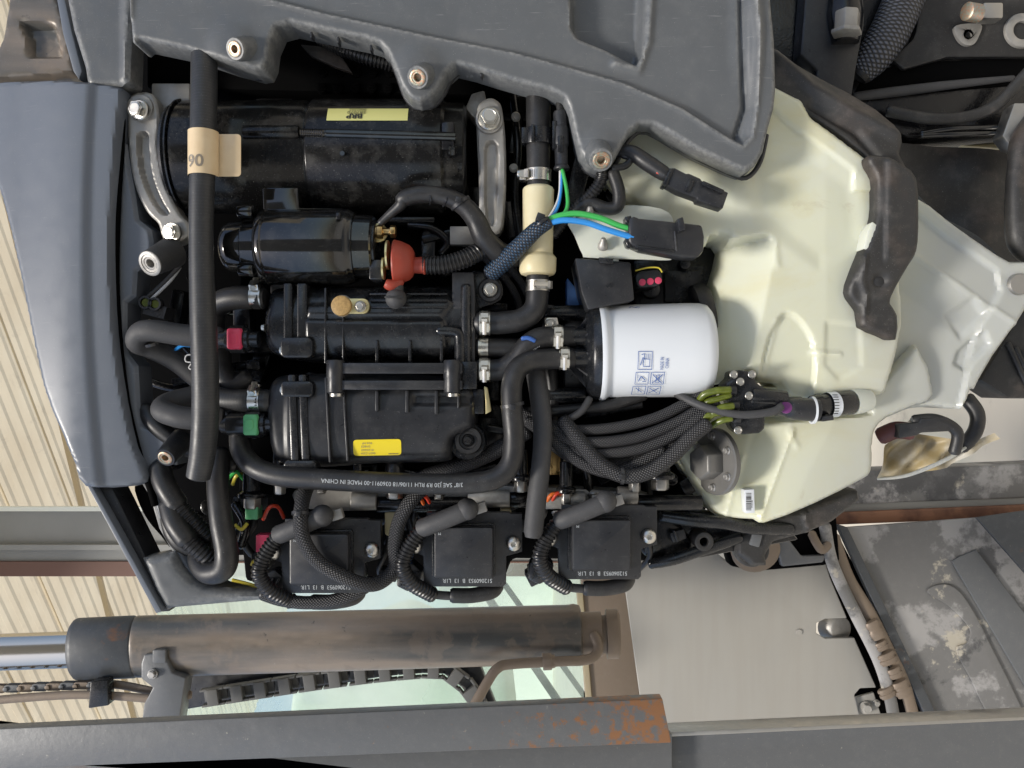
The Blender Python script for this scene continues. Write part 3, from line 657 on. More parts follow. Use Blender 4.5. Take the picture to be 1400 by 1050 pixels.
# upper left: gray flap and clear brownish window
G(4).pillow([(86, -30), (190, -30), (182, 40), (179, 112), (165, 118), (120, 118), (116, 92), (100, 40)], lambda U, V, d: 6 - 5 * (1 - ss(d / 5)) + 5 * ss((U - 165) / 8), -30, 4).link('corner_flap', M['grey'], pan, label='grey corner flap above the side panel')
top = thing('cowl_lid', 'smoky grey curved cowl top at the upper left corner of the photo', 'engine cowl', 40, 60, -30)
g = G(-30).pillow([(8, -30), (76, -30), (96, 40), (108, 104), (60, 110), (-60, 116), (-60, 60), (-12, 80), (2, 50), (10, 0)], lambda U, V, d: -26 - 10 * (1 - ss(d / 8)) - 14 * edge_in(U, V, [(30, 32), (74, 36), (84, 78), (42, 78), (40, 55)], 4), -60, 4); g.link('shell', M['cylp'], top)
g = G(-24); g.prism([(76, -30), (86, -30), (102, 45), (116, 100), (112, 112), (104, 100), (90, 50)], -45, -16); g.link('rim', M['pan'], top, 2)

# ================================================================== UPPER SHROUD
shr = thing('upper_shroud', 'grey plastic shroud with three brass screw bosses reaching over the top of the engine', 'engine cowl', 620, 40, 40)
sh = [(178, -60), (186, 62), (190, 64), (196, 59), (220, 64), (262, 73), (318, 92), (352, 101), (364, 99), (370, 86), (373, 62), (382, 42), (400, 37), (450, 48), (500, 58), (520, 64), (532, 78), (541, 100), (550, 125), (562, 139), (575, 144), (590, 138), (603, 122), (612, 104), (625, 93), (650, 99), (675, 107), (720, 120), (750, 127), (770, 136), (778, 155), (785, 188), (792, 214), (803, 228), (822, 236), (838, 222), (848, 205), (860, 184), (874, 173), (890, 173), (907, 182), (950, 208), (1000, 231), (1017, 237), (1030, 229), (1041, 210), (1048, 178), (1056, 150), (1058, 125), (1055, 60), (1044, -60)]
shs = [(a, b) for a, b in sh]
inner = [(190, -70), (250, -22), (350, 0), (450, 26), (600, 58), (700, 77), (750, 90), (850, 118), (930, 152), (990, 190), (1012, 202), (1024, 190), (1030, 150), (1032, 60), (1020, -70)]
win = [(780, -70), (783, 40), (790, 52), (830, 68), (868, 88), (875, 80), (880, -70)]
def fn(U, V, d):
    r = 5.5
    h = 40 - r * (1 - np.sqrt(np.clip(1 - ((r - np.minimum(d, r)) / r) ** 2, 0, 1)))
    h = h - 3.0 * ss((14 - d) / 3) * ss((600 - 0 * U) / 10) * 0
    e = edge_in(U, V, inner, 3.5); h = h + 2 - 7 * e + 4.5 * ridge(U, V, inner, 4.5)
    h = h - 26 * edge_in(U, V, win, 5)
    h = h + 5 * ridge(U, V, [(893, -60), (885, 60), (872, 98), (840, 90)], 5)
    h = h + 9 * ss((U - 990) / 45) * ss((160 - V) / 100) * (1 - 0.5 * ss((U - 1030) / 14))
    h = h - 8 * ridge(U, V, [(1012, -60), (1014, 80), (1018, 150), (1005, 190)], 4)
    h = h + 3 * ridge(U, V, [(185, 30), (189, -50)], 4)
    for (a, b, rr) in ((322, 70, 30), (573, 100, 30), (822, 212, 28)): h = h + 5 * np.exp(-(((U - a) ** 2 + (V - b) ** 2) / rr ** 2) ** 2)
    return h + 3 * np.sin(U / 260.0) - 0.012 * np.clip(60 - V, 0, 200)
G(30).pillow(shs, fn, -6, 3).link('shell', M['grey'], shr, smooth=60)
# thin under-lip set back from the edge
lip = [(a + (4 if 380 < a < 780 else 0), b + 7) for a, b in sh if 350 < a < 1050 and b > 20]
G(10).tube([(a, b, 4) for a, b in lip], 3.4, seg=8, n=3).link('edge_lip', M['bplas2'], shr)
for i, (a, b) in enumerate(((424, 46), (461, 53), (506, 64), (658, 100))):
    g = G(40); g.box(a - 1.5, b - 5, a + 1.5, b + 3, 20, 35); g.link('rib', M['bplas2'], shr, .6)
for (u, v, r, u2, v2, ins) in ((321, 67, 15, 331, 56, M['copper']), (571, 106, 15.5, 577, 93, M['copper']), (822, 219, 16.5, 820, 202, M['copper'])):
    g = boss(shr, u, v, r, u2, v2, 62, 26, M['grey'], ins)

# ================================================================== ENGINE BLOCK (dark core)
eng = thing('engine_block', 'black engine block and manifold seen in the gaps between hoses, coils and canisters', 'engine', 560, 450, -150)
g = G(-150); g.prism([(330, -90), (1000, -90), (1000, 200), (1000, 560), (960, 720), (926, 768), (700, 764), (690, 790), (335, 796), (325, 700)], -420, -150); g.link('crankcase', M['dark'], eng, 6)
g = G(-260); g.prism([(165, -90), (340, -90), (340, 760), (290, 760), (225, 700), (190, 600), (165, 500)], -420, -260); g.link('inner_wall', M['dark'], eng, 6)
rnd = random.Random(3)
for i in range(90):
    u = rnd.uniform(200, 960); v = rnd.uniform(100, 730); a = rnd.uniform(8, 40); b = rnd.uniform(6, 26); h = rnd.uniform(-140, -85)
    g = G(-100)
    if rnd.random() < .5: g.box(u - a, v - b, u + a, v + b, -160, h, rnd.choice((0, 0, 0, 20, -30)))
    else: g.cyl((u, v, -160), (u, v, h), rnd.uniform(6, 18), seg=14)
    g.link('casting', M['gloss2'], eng, 2)
# vent dimples below the shroud
for r_ in range(3):
    for c in range(6 - r_):
        u = 440 + c * 23 - r_ * 2 + (23 if r_ == 2 else 0); v = 96 + r_ * 22
        g = G(-50); g.prism(circ(u, v, 7, 10), -66, -56)
        for q in range(3): g.box(u - 5, v - 5 + q * 4, u + 5, v - 3.4 + q * 4, -56, -53)
        g.link('vent_grid', M['dark'], eng, .4)
G(-60).prism([(200, -90), (700, -90), (700, 132), (560, 128), (200, 120)], -140, -60).link('sky_blocker', M['dark'], eng, 4)  # dark box added under the shroud to keep sky out of the barrel's reflection
# lower manifold deck with bolts and castings (between canisters and coils)
g = G(-40); g.prism(smooth2([(400, 672), (450, 664), (560, 668), (640, 664), (760, 668), (880, 676), (900, 690), (880, 700), (640, 694), (470, 700), (410, 694)], 3), -90, -48); g.link('cylinder_head', M['cast'], eng, 4, label='raw aluminium cylinder head edge')
for (u0, u1, v) in ((480, 515, 686), (640, 697, 682), (722, 800, 684), (845, 872, 678)):
    g = G(-30); g.cyl((u0, v, -34), (u1, v, -34), 13, 12); g.link('runner', M['cast'], eng, 1.5)
for (u0, u1, v) in ((515, 640, 690), (697, 722, 684), (872, 960, 688)): g = G(-36); g.cyl((u0, v, -40), (u1, v, -40), 11); g.link('fuel_rail', M['gloss2'], eng, 1)
for (u, v, r) in ((340, 678, 17), (537, 664, 17), (378, 658, 12), (712, 655, 13), (775, 672, 12), (870, 655, 12), (905, 652, 18), (487, 652, 9)):
    g = G(-10); g.lathe((u, v - 40, -26), (u, v + 22, -26), [(0, r * .75), (34, r * .8), (38, r * 1.15), (44, r * 1.15), (44, r * .7)], 18); o = g.link('injector', M['gloss2'], eng, 1)
    g = G(-10); g.lathe((u, v + 4, -26), (u, v + 22, -26), [(0, r * .72), (14, r * .72), (16, r * .6)], 6); g.link('hex_nut', M['steeld'], o, .8)
g = G(-10); g.box(332, 694, 350, 712, -40, -18); g.link('green_clip', M['green'], eng, 2)
g = G(-10); g.box(343, 735, 362, 760, -50, -30); g.link('connector', M['pink'], eng, 2, label='magenta connector left of the first coil')
for (u, v, m_) in ((372, 702, 'wred'), (566, 690, 'worange'), (574, 688, 'wred'), (757, 685, 'worange'), (764, 684, 'wred')):
    G(-10).tube([(u - 12, v + 8, -30), (u - 4, v - 8, -18), (u + 8, v - 9, -24), (u + 16, v + 6, -36)], 2.6, seg=8).link('wire', M[m_], eng)
g = G(-60); g.prism([(770, 616), (782, 616), (779, 658), (775, 658)], -80, -60); g.link('brace', M['cream'], eng, 1)
g = G(-60); g.box(752, 614, 766, 650, -90, -64); g.link('stud_plate', M['brass'], eng, 1)
# tubes & wiring low left (green/yellow)
for m_, pts in (('wgreen', [(312, 655, -40), (322, 645, -30), (330, 652, -30), (345, 668, -50)]), ('wyellow', [(318, 662, -40), (324, 650, -32), (336, 648, -38)]), ('wyellow', [(322, 718, -30), (330, 724, -26), (338, 716, -30)]), ('wyellow', [(285, 770, -25), (300, 766, -20), (312, 772, -30)]), ('wyellow', [(318, 793, -22), (345, 800, -22), (360, 808, -26)])):
    G(-30).tube(pts, 2.5, seg=8).link('wire', M[m_], eng)
# right lower: gloss black bracket below the tank
g = G(-70); g.prism([(905, 700), (1000, 706), (1080, 722), (1100, 742), (1000, 760), (960, 768), (905, 735)], -130, -90); g.link('lower_bracket', M['gloss2'], eng, 4)
g = G(-50); g.ring_prism(circ(963, 741, 13, 24), circ(963, 741, 6, 24), -90, -50); g.link('lug_ring', M['strap'], eng, 1.5)
G(-40).tube([(905, 705, -60), (950, 712, -50), (990, 715, -50), (1030, 722, -60), (1080, 722, -80)], 9).link('lower_tube', M['bplas'], eng)
G(-40).tube([(890, 770, -70), (920, 765, -60), (960, 752, -60), (1010, 735, -70)], 8).link('drain_hose', M['bplas'], eng)
g = G(-60); g.prism([(872, 690), (915, 700), (950, 745), (948, 765), (905, 775), (880, 760)], -120, -75); g.link('side_casting', M['gloss2'], eng, 5)

# corrugated tube and bits glimpsed under the shroud edge
ct = thing('green_edged_conduit', 'dark corrugated conduit glimpsed under the shroud between two bosses', 'conduit', 500, 75, -40)
G(-20).tube([(440, 55, -50), (475, 68, -36), (505, 78, -34), (545, 88, -44)], 11, ridge=.12, pitch=5).link('sleeve', M['cond'], ct)
lf = thing('rubber_flap', 'dark rubber flap glimpsed under the shroud left of the corrugated conduit', 'flap', 430, 70, -40)
g = G(-20); g.prism([(405, 52), (440, 55), (465, 72), (478, 92), (455, 84), (420, 68)], -50, -40); g.link('flap', M['strap'], lf, 2)
# wiring clutter between and behind the coils
rc_ = random.Random(11)
for (u, v) in ((352, 770), (548, 752), (556, 716), (712, 720), (700, 690), (735, 790), (528, 790), (610, 690), (930, 735), (885, 700), (350, 690), (325, 690)):
    g = G(-50); a = rc_.uniform(-30, 30); w_, h_ = rc_.uniform(9, 15), rc_.uniform(7, 11)
    g.box(u - w_, v - h_, u + w_, v + h_, -90, -62, a); g.box(u - w_ * .6, v - h_ * 1.2, u - w_ * .2, v + h_ * 1.2, -90, -58, a); g.link('connector', M['bplas2'], eng, 2)
for i in range(16):
    u = rc_.choice((345, 540, 555, 565, 715, 725, 345, 890)) + rc_.uniform(-14, 14); v = rc_.uniform(670, 760)
    G(-50).tube([(u, v - 30, -80), (u + rc_.uniform(-10, 10), v, -58), (u + rc_.uniform(-16, 16), v + 26, -66), (u + rc_.uniform(-20, 20), v + 44, -90)], rc_.uniform(2.5, 5), seg=10).link('cable', M[rc_.choice(('rubber', 'cond', 'braidf'))], eng)
for (u, v, m_) in ((550, 790, 'green'), (556, 765, 'wblue'), (353, 778, 'cream'), (345, 774, 'wyellow')):
    g = G(-40); g.box(u - 6, v - 4, u + 6, v + 4, -70, -50, 25); g.link('wire_seal', M[m_], eng, 1.5)
for (u, v, r) in ((600, 676, 8), (440, 668, 8), (812, 676, 9), (760, 700, 6), (560, 664, 7)):
    hexbolt(eng, u, v, -34, r, (0, .8, .4), mat=M['steeld'])
for (u, v) in ((690, 716), (532, 712)):
    g = G(-40); g.prism(rrect(u - 7, v - 20, u + 9, v + 22, 5, 4), -70, -46); g.link('pale_grommet', M['cream'], eng, 2)

# extra fittings in the gaps that catch a little light
rg = random.Random(21)
def rp0(u, v, a, b, ang):
    ca, sa = math.cos(R(ang)), math.sin(R(ang)); return [(u + x * ca - y * sa, v + x * sa + y * ca) for x, y in rrect(-a, -b, a, b, min(a, b) * .4, 3)]
for (u, v, a, b, c) in ((330, 500, 20, 6, -60), (300, 560, 14, 10, -70), (250, 520, 16, 5, -90), (240, 420, 9, 24, -110), (560, 300, 34, 4, -40), (600, 322, 24, 5, -36), (585, 345, 10, 18, -40), (705, 180, 7, 30, -60), (700, 300, 9, 26, -60), (790, 250, 12, 40, -60), (690, 590, 26, 5, -40), (650, 645, 30, 5, -50), (470, 646, 34, 4, -30), (560, 648, 26, 5, -34), (840, 560, 40, 5, -50), (850, 540, 26, 8, -60), (330, 440, 12, 20, -70), (345, 500, 10, 7, -50)):
    g = G(c); g.prism(rp0(u, v, a, b, rg.uniform(-14, 14)), c - 30, c); g.link('fitting', M['gloss2'] if rg.random() < .6 else M['bplas'], eng, 2.5)
for (u, v) in ((312, 520), (250, 470), (585, 322), (702, 230), (705, 160), (680, 645), (620, 652), (505, 650), (350, 668), (800, 556), (820, 700), (905, 690), (240, 300)):
    hexbolt(eng, u, v, -46, rg.uniform(6, 9), (rg.uniform(-.3, .3), rg.uniform(-.3, .3), 1), mat=M[rg.choice(('gloss2', 'steeld', 'gloss2'))])
for pts in (([(205, 440, -110), (235, 455, -100), (270, 490, -104), (300, 500, -110)]), ([(200, 520, -110), (240, 530, -104), (280, 515, -100)]), ([(560, 308, -40), (590, 312, -34), (612, 330, -36), (604, 346, -40)]), ([(700, 130, -70), (708, 200, -56), (704, 270, -60), (712, 330, -60)]), ([(780, 600, -60), (800, 640, -50), (806, 680, -56)]), ([(440, 655, -50), (500, 650, -40), (560, 656, -44)]), ([(322, 690, -60), (336, 715, -50), (330, 745, -56)])):
    G(-60).tube(pts, rg.uniform(3.5, 6.5), seg=12).link('small_pipe', M['gloss2'], eng)
# ================================================================== STARTER MOTOR
st = thing('starter_motor', 'gloss black starter motor barrel with a pale yellow label across the upper engine', 'starter motor', 430, 215, -60)
A = (256, 216, -55); B = (645, 216, -55)
g = G(-55); g.lathe(A, B, [(0, 70), (3, 74), (8, 75), (170, 75), (173, 72.5), (176, 72.5), (178, 76), (180, 77), (352, 77), (354, 75), (356, 73), (380, 72), (384, 66)], 56); g.link('barrel', M['barrel'], st)
g = G(-55); g.lathe((242, 216, -55), (256, 216, -55), [(0, 62), (2, 70), (6, 72), (9, 69), (12, 77), (14, 77)], 56); g.link('end_plate', M['bplas'], st)
def on_barrel(cv, ch, r, sgn=1): return lambda u, s_: (u, cv + r * math.sin(s_ / r), ch + r * math.cos(s_ / r))
# through-bolt with thread, lying on the barrel
g = G(-55); g.cyl((356, 203, 18), (428, 203, 18), 9, seg=16); g.link('bolt_boss', M['barrel'], st, 1.5)
pr = [(0, 6)];
for i in range(11): pr += [(i * 2.8 + .2, 5.8), (i * 2.8 + 1.4, 4.9)]
pr += [(32, 5), (33, 6), (198, 6.3)]
g = G(-55); g.lathe((430, 204, 20), (612, 209, 20), pr, 16); g.link('through_bolt', M['gloss'], st)
hexbolt(st, 614, 207, 18, 9, (1, 0, 0), mat=M['gloss2']); hexbolt(st, 626, 228, 10, 7, (1, 0, 0), mat=M['gloss2'])
g = G(-55); g.box(610, 190, 626, 226, 5, 22); g.link('end_lug', M['gloss2'], st, 2)
g = G(-20); g.cyl((477, 222, 20), (477, 222, 24.5), 3.2, seg=12); g.link('rivet', M['gloss'], st)
# label BRP on upper flank (printed upside down as in the photo)
r_ = 77.6
g = G(-55); n = 14
th0, th1 = -0.66, -0.38
row = []
for i in range(n + 1):
    t = i / n; uu0 = 462; row.append([g.V((uu, 216 + r_ * math.sin(th0 + (th1 - th0) * j / 6), -55 + r_ * math.cos(th0 + (th1 - th0) * j / 6))) for j in range(7) for uu in [462 + (566 - 462) * t]])
for i in range(n):
    for j in range(6): g.face([row[i][j], row[i + 1][j], row[i + 1][j + 1], row[i][j + 1]])
lab = g.link('label', M['labpale'], st)
def lm(u0, s0): return lambda x, y: (u0 - x, 216 + (r_ + .6) * math.sin(s0 + y / r_), -55 + (r_ + .6) * math.cos(s0 + y / r_))
put_text('BRP', 11, lm(508, -0.515), M['ink'], lab, -55, thick=.35, width=21)
put_text('587070', 6.5, lm(512, -0.58), M['ink'], lab, -55, width=24)
put_text('0002352', 6, lm(512, -0.645), M['ink'], lab, -55, width=22)
# left slotted bracket
br = thing('starter_bracket', 'curved cast aluminium bracket with slot and two bolts at the left starter end', 'bracket', 205, 230, -20)
def arc_plate(pts_out, pts_in, h0_, h1): return [*pts_out, *pts_in[::-1]]
po = [(178, 130), (174, 160), (175, 195), (178, 225), (183, 250), (192, 275), (203, 293), (216, 306), (222, 325), (240, 332), (252, 325)]
pi_ = [(208, 128), (217, 160), (215, 195), (219, 225), (226, 252), (236, 275), (246, 293), (256, 304), (258, 310), (258, 318), (256, 322)]
poly = [(a, b) for a, b in po] + [(a, b) for a, b in pi_[::-1]]
so_ = smooth2([(188, 190), (190, 183), (196, 181), (201, 184), (202, 195), (205, 230), (212, 256), (222, 278), (230, 291), (222, 292), (210, 278), (198, 254), (190, 225)], 2)
def fn(U, V, d): return -14 - 3 * (1 - ss(d / 3)) - 11 * edge_in(U, V, so_, 2)
G(-14).pillow(smooth2(poly, 3), fn, -40, 2.0).link('plate', M['cast'], br)
g = G(-30); g.box(205, 112, 258, 162, -70, -34); g.link('mounting_lug', M['cast'], br, 2.5)
g = G(-20); g.prism(circ(195, 150, 18, 32), -30, -10); g.link('eye', M['cast'], br, 2)
hexbolt(br, 192, 151, -9, 14, (-.25, .05, 1)); hexbolt(br, 237, 317, -10, 13, (-.25, .2, 1))
# right bracket
br2 = thing('starter_bracket', 'straight grey aluminium bracket with a vertical slot at the right end of the starter', 'bracket', 670, 220, -10)
poly = smooth2([(652, 150), (660, 138), (672, 134), (684, 142), (688, 160), (691, 190), (692, 240), (690, 290), (684, 318), (660, 322), (652, 312), (655, 280), (654, 230), (652, 190)], 3)
sl_ = smooth2([(664, 205), (668, 195), (676, 195), (680, 205), (680, 240), (678, 275), (676, 305), (668, 305), (664, 280), (664, 240)], 3)
G(-10).pillow(poly, lambda U, V, d: -8 - 3 * (1 - ss(d / 3)) - 8 * edge_in(U, V, sl_, 2), -36, 2.0).link('plate', M['cast'], br2)
g = G(-10); g.prism(circ(669, 165, 19, 32), -30, -4); g.link('eye', M['cast'], br2, 2)
hexbolt(br2, 669, 163, -4, 16, (.05, -.05, 1))
g = G(-30); g.prism([(645, 130), (662, 125), (668, 150), (650, 165), (636, 150)], -60, -24); g.link('mounting_lug', M['cast'], br2, 2.5)
g = G(-24); g.box(615, 309, 648, 334, -40, -26); g.link('pad', M['cast'], br2, 1)

# ================================================================== SOLENOID
so2 = thing('starter_solenoid', 'shiny gloss black solenoid canister below the starter, red rubber boot at its right end', 'solenoid', 430, 338, 0)
cv = 338
g = G(0); g.lathe((370, cv, 0), (500, cv, 0), [(-2, 44), (0, 50), (3, 51), (107, 51), (113, 49), (115, 47.5), (118, 47.5), (119, 44), (141, 43), (143, 41)], 48); g.link('canister', M['gloss'], so2)
g = G(0); g.lathe((299, cv, 0), (370, cv, 0), [(5, 0), (5, 14), (7, 24), (12, 31), (20, 34), (38, 35), (40, 38), (58, 39), (60, 47), (64, 51), (70, 52), (72, 50)], 48, cap=False); g.link('nose', M['gloss'], so2)
for (v, h) in ((295, 26), (372, 22), (300, -28)):
    g = G(0); g.cyl((334, v, h), (355, v, h), 9, seg=16); g.link('bolt_boss', M['gloss'], so2, 2)
g = G(0); g.prism([(358, 256), (408, 256), (408, 284), (470, 284), (485, 300), (360, 300)], -30, 0); g.link('flange', M['gloss'], so2, 3)
g = G(0); g.box(469, 300, 475, 309, 38, 45); g.link('slot_mark', M['gloss2'], so2, 1)
g = G(0); g.lathe((508, cv, 0), (516, cv, 0), [(0, 36), (8, 36), (9, 34)], 32); g.link('end_cap', M['bplas'], so2)
g = G(20); g.box(506, 356, 526, 384, -20, 30); g.link('terminal_block', M['bplas'], so2, 3)
# upper terminal with nuts
g = G(20); g.lathe((514, 317, 22), (545, 317, 22), [(0, 8), (2, 8), (2.5, 10), (10, 10), (10.5, 5), (20, 5), (20.5, 9), (27, 9), (28, 7)], 6); g.link('terminal_nut', M['brass'], so2, .5)
g = G(20); g.prism(circ(516, 317, 13, 20), 10, 14); g.link('terminal_ring', M['gold'], so2, .5)
tc = thing('taped_cable', 'black taped cable curving from the brass terminal over the starter barrel', 'cable', 600, 280, 40)
G(30).tube([(520, 305, 26, 5), (532, 294, 30, 6), (548, 280, 36, 8), (552, 272, 38, 11), (575, 266, 40, 12), (605, 268, 40, 12), (632, 280, 38, 13), (650, 300, 34, 14), (662, 325, 28, 15), (682, 345, 15, 15), (705, 352, 0, 14)], 12).link('sleeve', M['rubber'], tc)
for (a, b, c, d, h) in ((556, 262, 556, 277, 41), (585, 260, 588, 279, 43), (612, 262, 606, 281, 43)):
    G(34).tube([(a, b - 1, h - 2), ((a + c) / 2 + 2, (b + d) / 2, h + 8), (c, d + 1, h - 2)], 1.4, seg=6).link('tape_edge', M['bplas'], tc)
rb = thing('terminal_boot', 'brick red rubber terminal boot with a brass ring, right of the solenoid', 'rubber boot', 555, 360, 40)
g = G(35)
g.lathe((538, 358, 30), (566, 358, 30), [(0, 30), (2, 31), (10, 29), (21, 24), (25, 20), (28, 14), (28, 11)], 24); g.link('cup', M['red'], rb)
g = G(35); g.lathe((562, 362, 30), (582, 362, 30), [(0, 11), (15, 11.5), (18, 13), (20, 11)], 20); g.link('cable_neck', M['red'], rb)
g = G(35); g.tube([(548, 385, 38, 6), (536, 390, 42, 8), (529, 388, 44, 7)], 7).link('tab', M['red'], rb)
g = G(35); g.lathe((530, 350, 42), (533, 350, 42), [(0, 4), (0, 20), (2.5, 20), (2.5, 4)], 24, cap=False); g.link('terminal_ring', M['gold'], rb)
g = G(35); g.lathe((524, 368, 40), (528, 368, 40), [(0, 3), (0, 15), (2.5, 15), (2.5, 3)], 24, cap=False); g.link('terminal_ring', M['gold'], rb)
cp = rb
g = G(40); g.sphere((541, 408, 38), 14.5, 20); g.cyl((541, 390, 36), (541, 404, 36), 10); g.link('hanging_cap', M['rubberg'], cp, label='round dark grey cap hanging below the red boot'); 
g = G(40); g.box(528, 406, 554, 409, 50, 53.4); g.link('seam', M['rubber'], cp, .6)
cn = thing('battery_conduit', 'corrugated black conduit leading right from the red terminal boot', 'conduit', 630, 355, 20)
G(20).tube([(578, 362, 30), (605, 362, 30), (635, 354, 26), (658, 342, 18), (672, 336, 4)], 12.5, ridge=.10, pitch=5).link('sleeve', M['cond'], cn)

# ================================================================== CANISTER 1 (upper)
c1 = thing('vapor_separator', 'upper black ribbed plastic canister carrying a tan round sensor and a side bolt eye', 'canister', 500, 440, 0)
def hump(v0, v1, top, drop, pw=2.2):
    vc = (v0 + v1) / 2; hw = (v1 - v0) / 2
    return lambda V: top - drop * np.abs((V - vc) / hw) ** pw
p1_ = smooth2([(366, 420), (370, 396), (400, 391), (520, 389), (640, 392), (654, 405), (655, 440), (655, 470), (648, 488), (600, 492), (500, 494), (420, 494), (378, 486), (364, 470), (363, 440)], 4)
f1 = hump(385, 500, 16, 22)
def fn(U, V, d):
    h = f1(V) - 16 * (1 - np.sqrt(np.clip(1 - ((14 - np.minimum(d, 14)) / 14) ** 2, 0, 1)))
    h = h - 4 * edge_in(U, V, [(425, 436), (610, 438), (612, 484), (425, 486)], 2) * 0 + 7 * edge_in(U, V, [(422, 438), (608, 440), (612, 478), (600, 490), (422, 490)], 3)
    h = h + 5 * edge_in(U, V, [(515, 398), (612, 402), (620, 416), (605, 434), (425, 434), (425, 420), (500, 415)], 3)
    return h
G(0).pillow(p1_, fn, -70, 3).link('housing', M['bplas'], c1, smooth=50)
for (u, w_, hh) in ((390, 12, 10), (408, 14, 8)):
    g = G(10); g.prism(rrect(u, 388, u + w_, 484, 3), -20, 16 + hh * .4); g.link('band', M['bplas'], c1, 2.5)
for u, v0, v1, t in ((446, 394, 497, 3), (470, 420, 497, 2.5), (516, 466, 497, 4), (561, 466, 497, 4), (604, 466, 497, 4), (626, 462, 500, 3)):
    g = G(18); g.box(u - t / 2, v0, u + t / 2, v1, -10, 23); g.link('rib', M['bplas'], c1, 1)
for v in (402, 411, 420):
    g = G(18); g.box(506, v - 1.4, 612, v + 1.4, 5, 20 + (v - 402) * .1); g.link('rib', M['bplas'], c1, 1)
g = G(10); g.prism([(618, 372), (648, 372), (650, 405), (650, 500), (636, 500), (634, 455), (618, 450)], -20, 14); g.link('end_frame', M['bplas2'], c1, 3)
G(14).tube([(637, 392, 10), (637, 455, 14), (638, 500, 12)], 8).link('riser', M['bplas'], c1)
G(12).tube([(600, 452, 16), (625, 455, 16), (629, 470, 16), (629, 505, 16)], 8).link('elbow', M['bplas'], c1)
g = G(10); g.prism(rrect(388, 462, 432, 490, 8, 4), 0, 28); lg = g.link('lug', M['bplas'], c1, 3)
hexbolt(c1, 388, 479, 18, 6, (-1, 0, 0)); hexbolt(c1, 362, 448, 14, 5, (-1, 0, 0))
# eye with grommet & bolt at the right
eye = smooth2([(645, 372), (665, 374), (682, 382), (688, 396), (684, 410), (668, 418), (648, 422), (644, 400)], 4)
g = G(-6); g.prism(eye, -20, -2); g.link('mounting_eye', M['bplas'], c1, 2)
g = G(-2); g.lathe((670, 397, -4), (670, 397, 6), [(0, 17), (4, 17), (6, 15), (6, 11), (3, 10)], 32); gr = g.link('grommet', M['rubber'], c1)
hexbolt(c1, 670, 396, 0, 10)
# tan sensor with plate
ts = thing('round_sensor', 'tan disc sensor on a pale steel tab bolted to the upper canister', 'sensor', 475, 418, 30)
g = G(26); g.prism(rrect(456, 408, 505, 429, 9, 5), 20, 26); g.link('tab', M['gold'], ts, 1)
g = G(28); g.lathe((467, 418, 18), (467, 418, 34), [(0, 14), (12, 14), (14, 13.2), (14.8, 11), (15, 0)], 36); g.link('disc', M['cork'], ts); g = G(28); g.lathe((467, 418, 12), (467, 418, 30), [(0, 15), (13, 15), (13, 14)], 32, cap=False); g.link('rim', M['steel'], ts)
hexbolt(ts, 493, 419, 26, 8)
# bridging arm
ba = thing('bridge_arm', 'black two-rail bridging arm across the two canisters', 'bracket', 545, 515, 40)
for (v0, v1) in ((496, 511), (520, 533)):
    g = G(38); g.box(462, v0, 632, v1, 20, 36); g.link('rail', M['bplas2'], ba, 1.5)
for (u, l) in ((457, 1), (618, 1)):
    g = G(38); g.lathe((u, 492, 30), (u, 538, 30), [(0, 11), (2, 12.5), (24, 12.5), (25, 12), (44, 12), (46, 10)], 24); g.link('post', M['bplas2'], ba)
    g = G(38); g.lathe((u + 1, 538, 30), (u + 1, 544, 30), [(0, 9), (4, 9), (5, 7)], 20); g.link('bolt', M['steel'], ba)
g = G(30); g.prism([(630, 494), (652, 494), (652, 532), (630, 532)], 10, 28); g.link('end_block', M['bplas'], ba, 2)

# ================================================================== CANISTER 2 (lower)
c2 = thing('fuel_canister', 'lower black ribbed plastic canister with a bright yellow label', 'canister', 500, 575, 10)
p2_ = smooth2([(370, 520), (400, 512), (520, 510), (640, 518), (649, 530), (650, 580), (640, 590), (622, 600), (618, 620), (608, 632), (520, 634), (440, 640), (385, 636), (372, 625), (366, 590), (364, 550)], 4)
f2 = hump(500, 655, 22, 20, 2.6)
def fn(U, V, d): return f2(V) - 16 * (1 - np.sqrt(np.clip(1 - ((16 - np.minimum(d, 16)) / 16) ** 2, 0, 1))) - 5 * edge_in(U, V, [(565, 540), (645, 540), (645, 554), (565, 554)], 1.5) - 3 * ss((395 - U) / 4)
G(10).pillow(p2_, fn, -70, 3).link('housing', M['bplas2'], c2, smooth=50)
for (u, w_, hh) in ((398, 11, 24), (412, 11, 22)):
    g = G(14); g.prism([(u - 2, 512), (u + w_ - 2, 512), (u + w_ + 3, 640), (u + 3, 640)], -20, hh + 2); g.link('band', M['bplas'], c2, 3)
for u, v0, v1, t in ((446, 516, 632, 3), (470, 526, 630, 3), (516, 534, 562, 4.5), (557, 534, 564, 4.5), (597, 534, 566, 4.5), (627, 534, 558, 3)):
    g = G(22); g.prism([(u - t / 2, v0), (u + t / 2, v0), (u + t / 2 + (6 if v1 > 600 else 0), v1), (u - t / 2 + (6 if v1 > 600 else 0), v1)], -6, 27 if v1 < 600 else 26); g.link('rib', M['bplas2'], c2, 1)
for v, u in ((533, 388), (640, 392)):
    g = G(14); g.prism(rrect(u, v - 12, u + 44, v + 10, 6, 4), 0, 30); g.link('lug', M['bplas'], c2, 3)
    hexbolt(c2, u + 1, v, 20, 6, (-1, 0, 0))
g = G(0); g.lathe((670 - 31, 603, -10), (639, 603, 12), [(0, 27), (12, 26), (15, 24)], 36); g.link('mounting_eye', M['bplas'], c2)
g = G(10); g.lathe((640, 602, 0), (640, 602, 14), [(0, 20), (8, 20), (11, 18), (11, 13), (8, 12), (8, 9), (3, 8)], 36); g.link('grommet', M['rubber'], c2)
hexbolt(c2, 640, 602, 6, 8, mat=M['gloss2'])
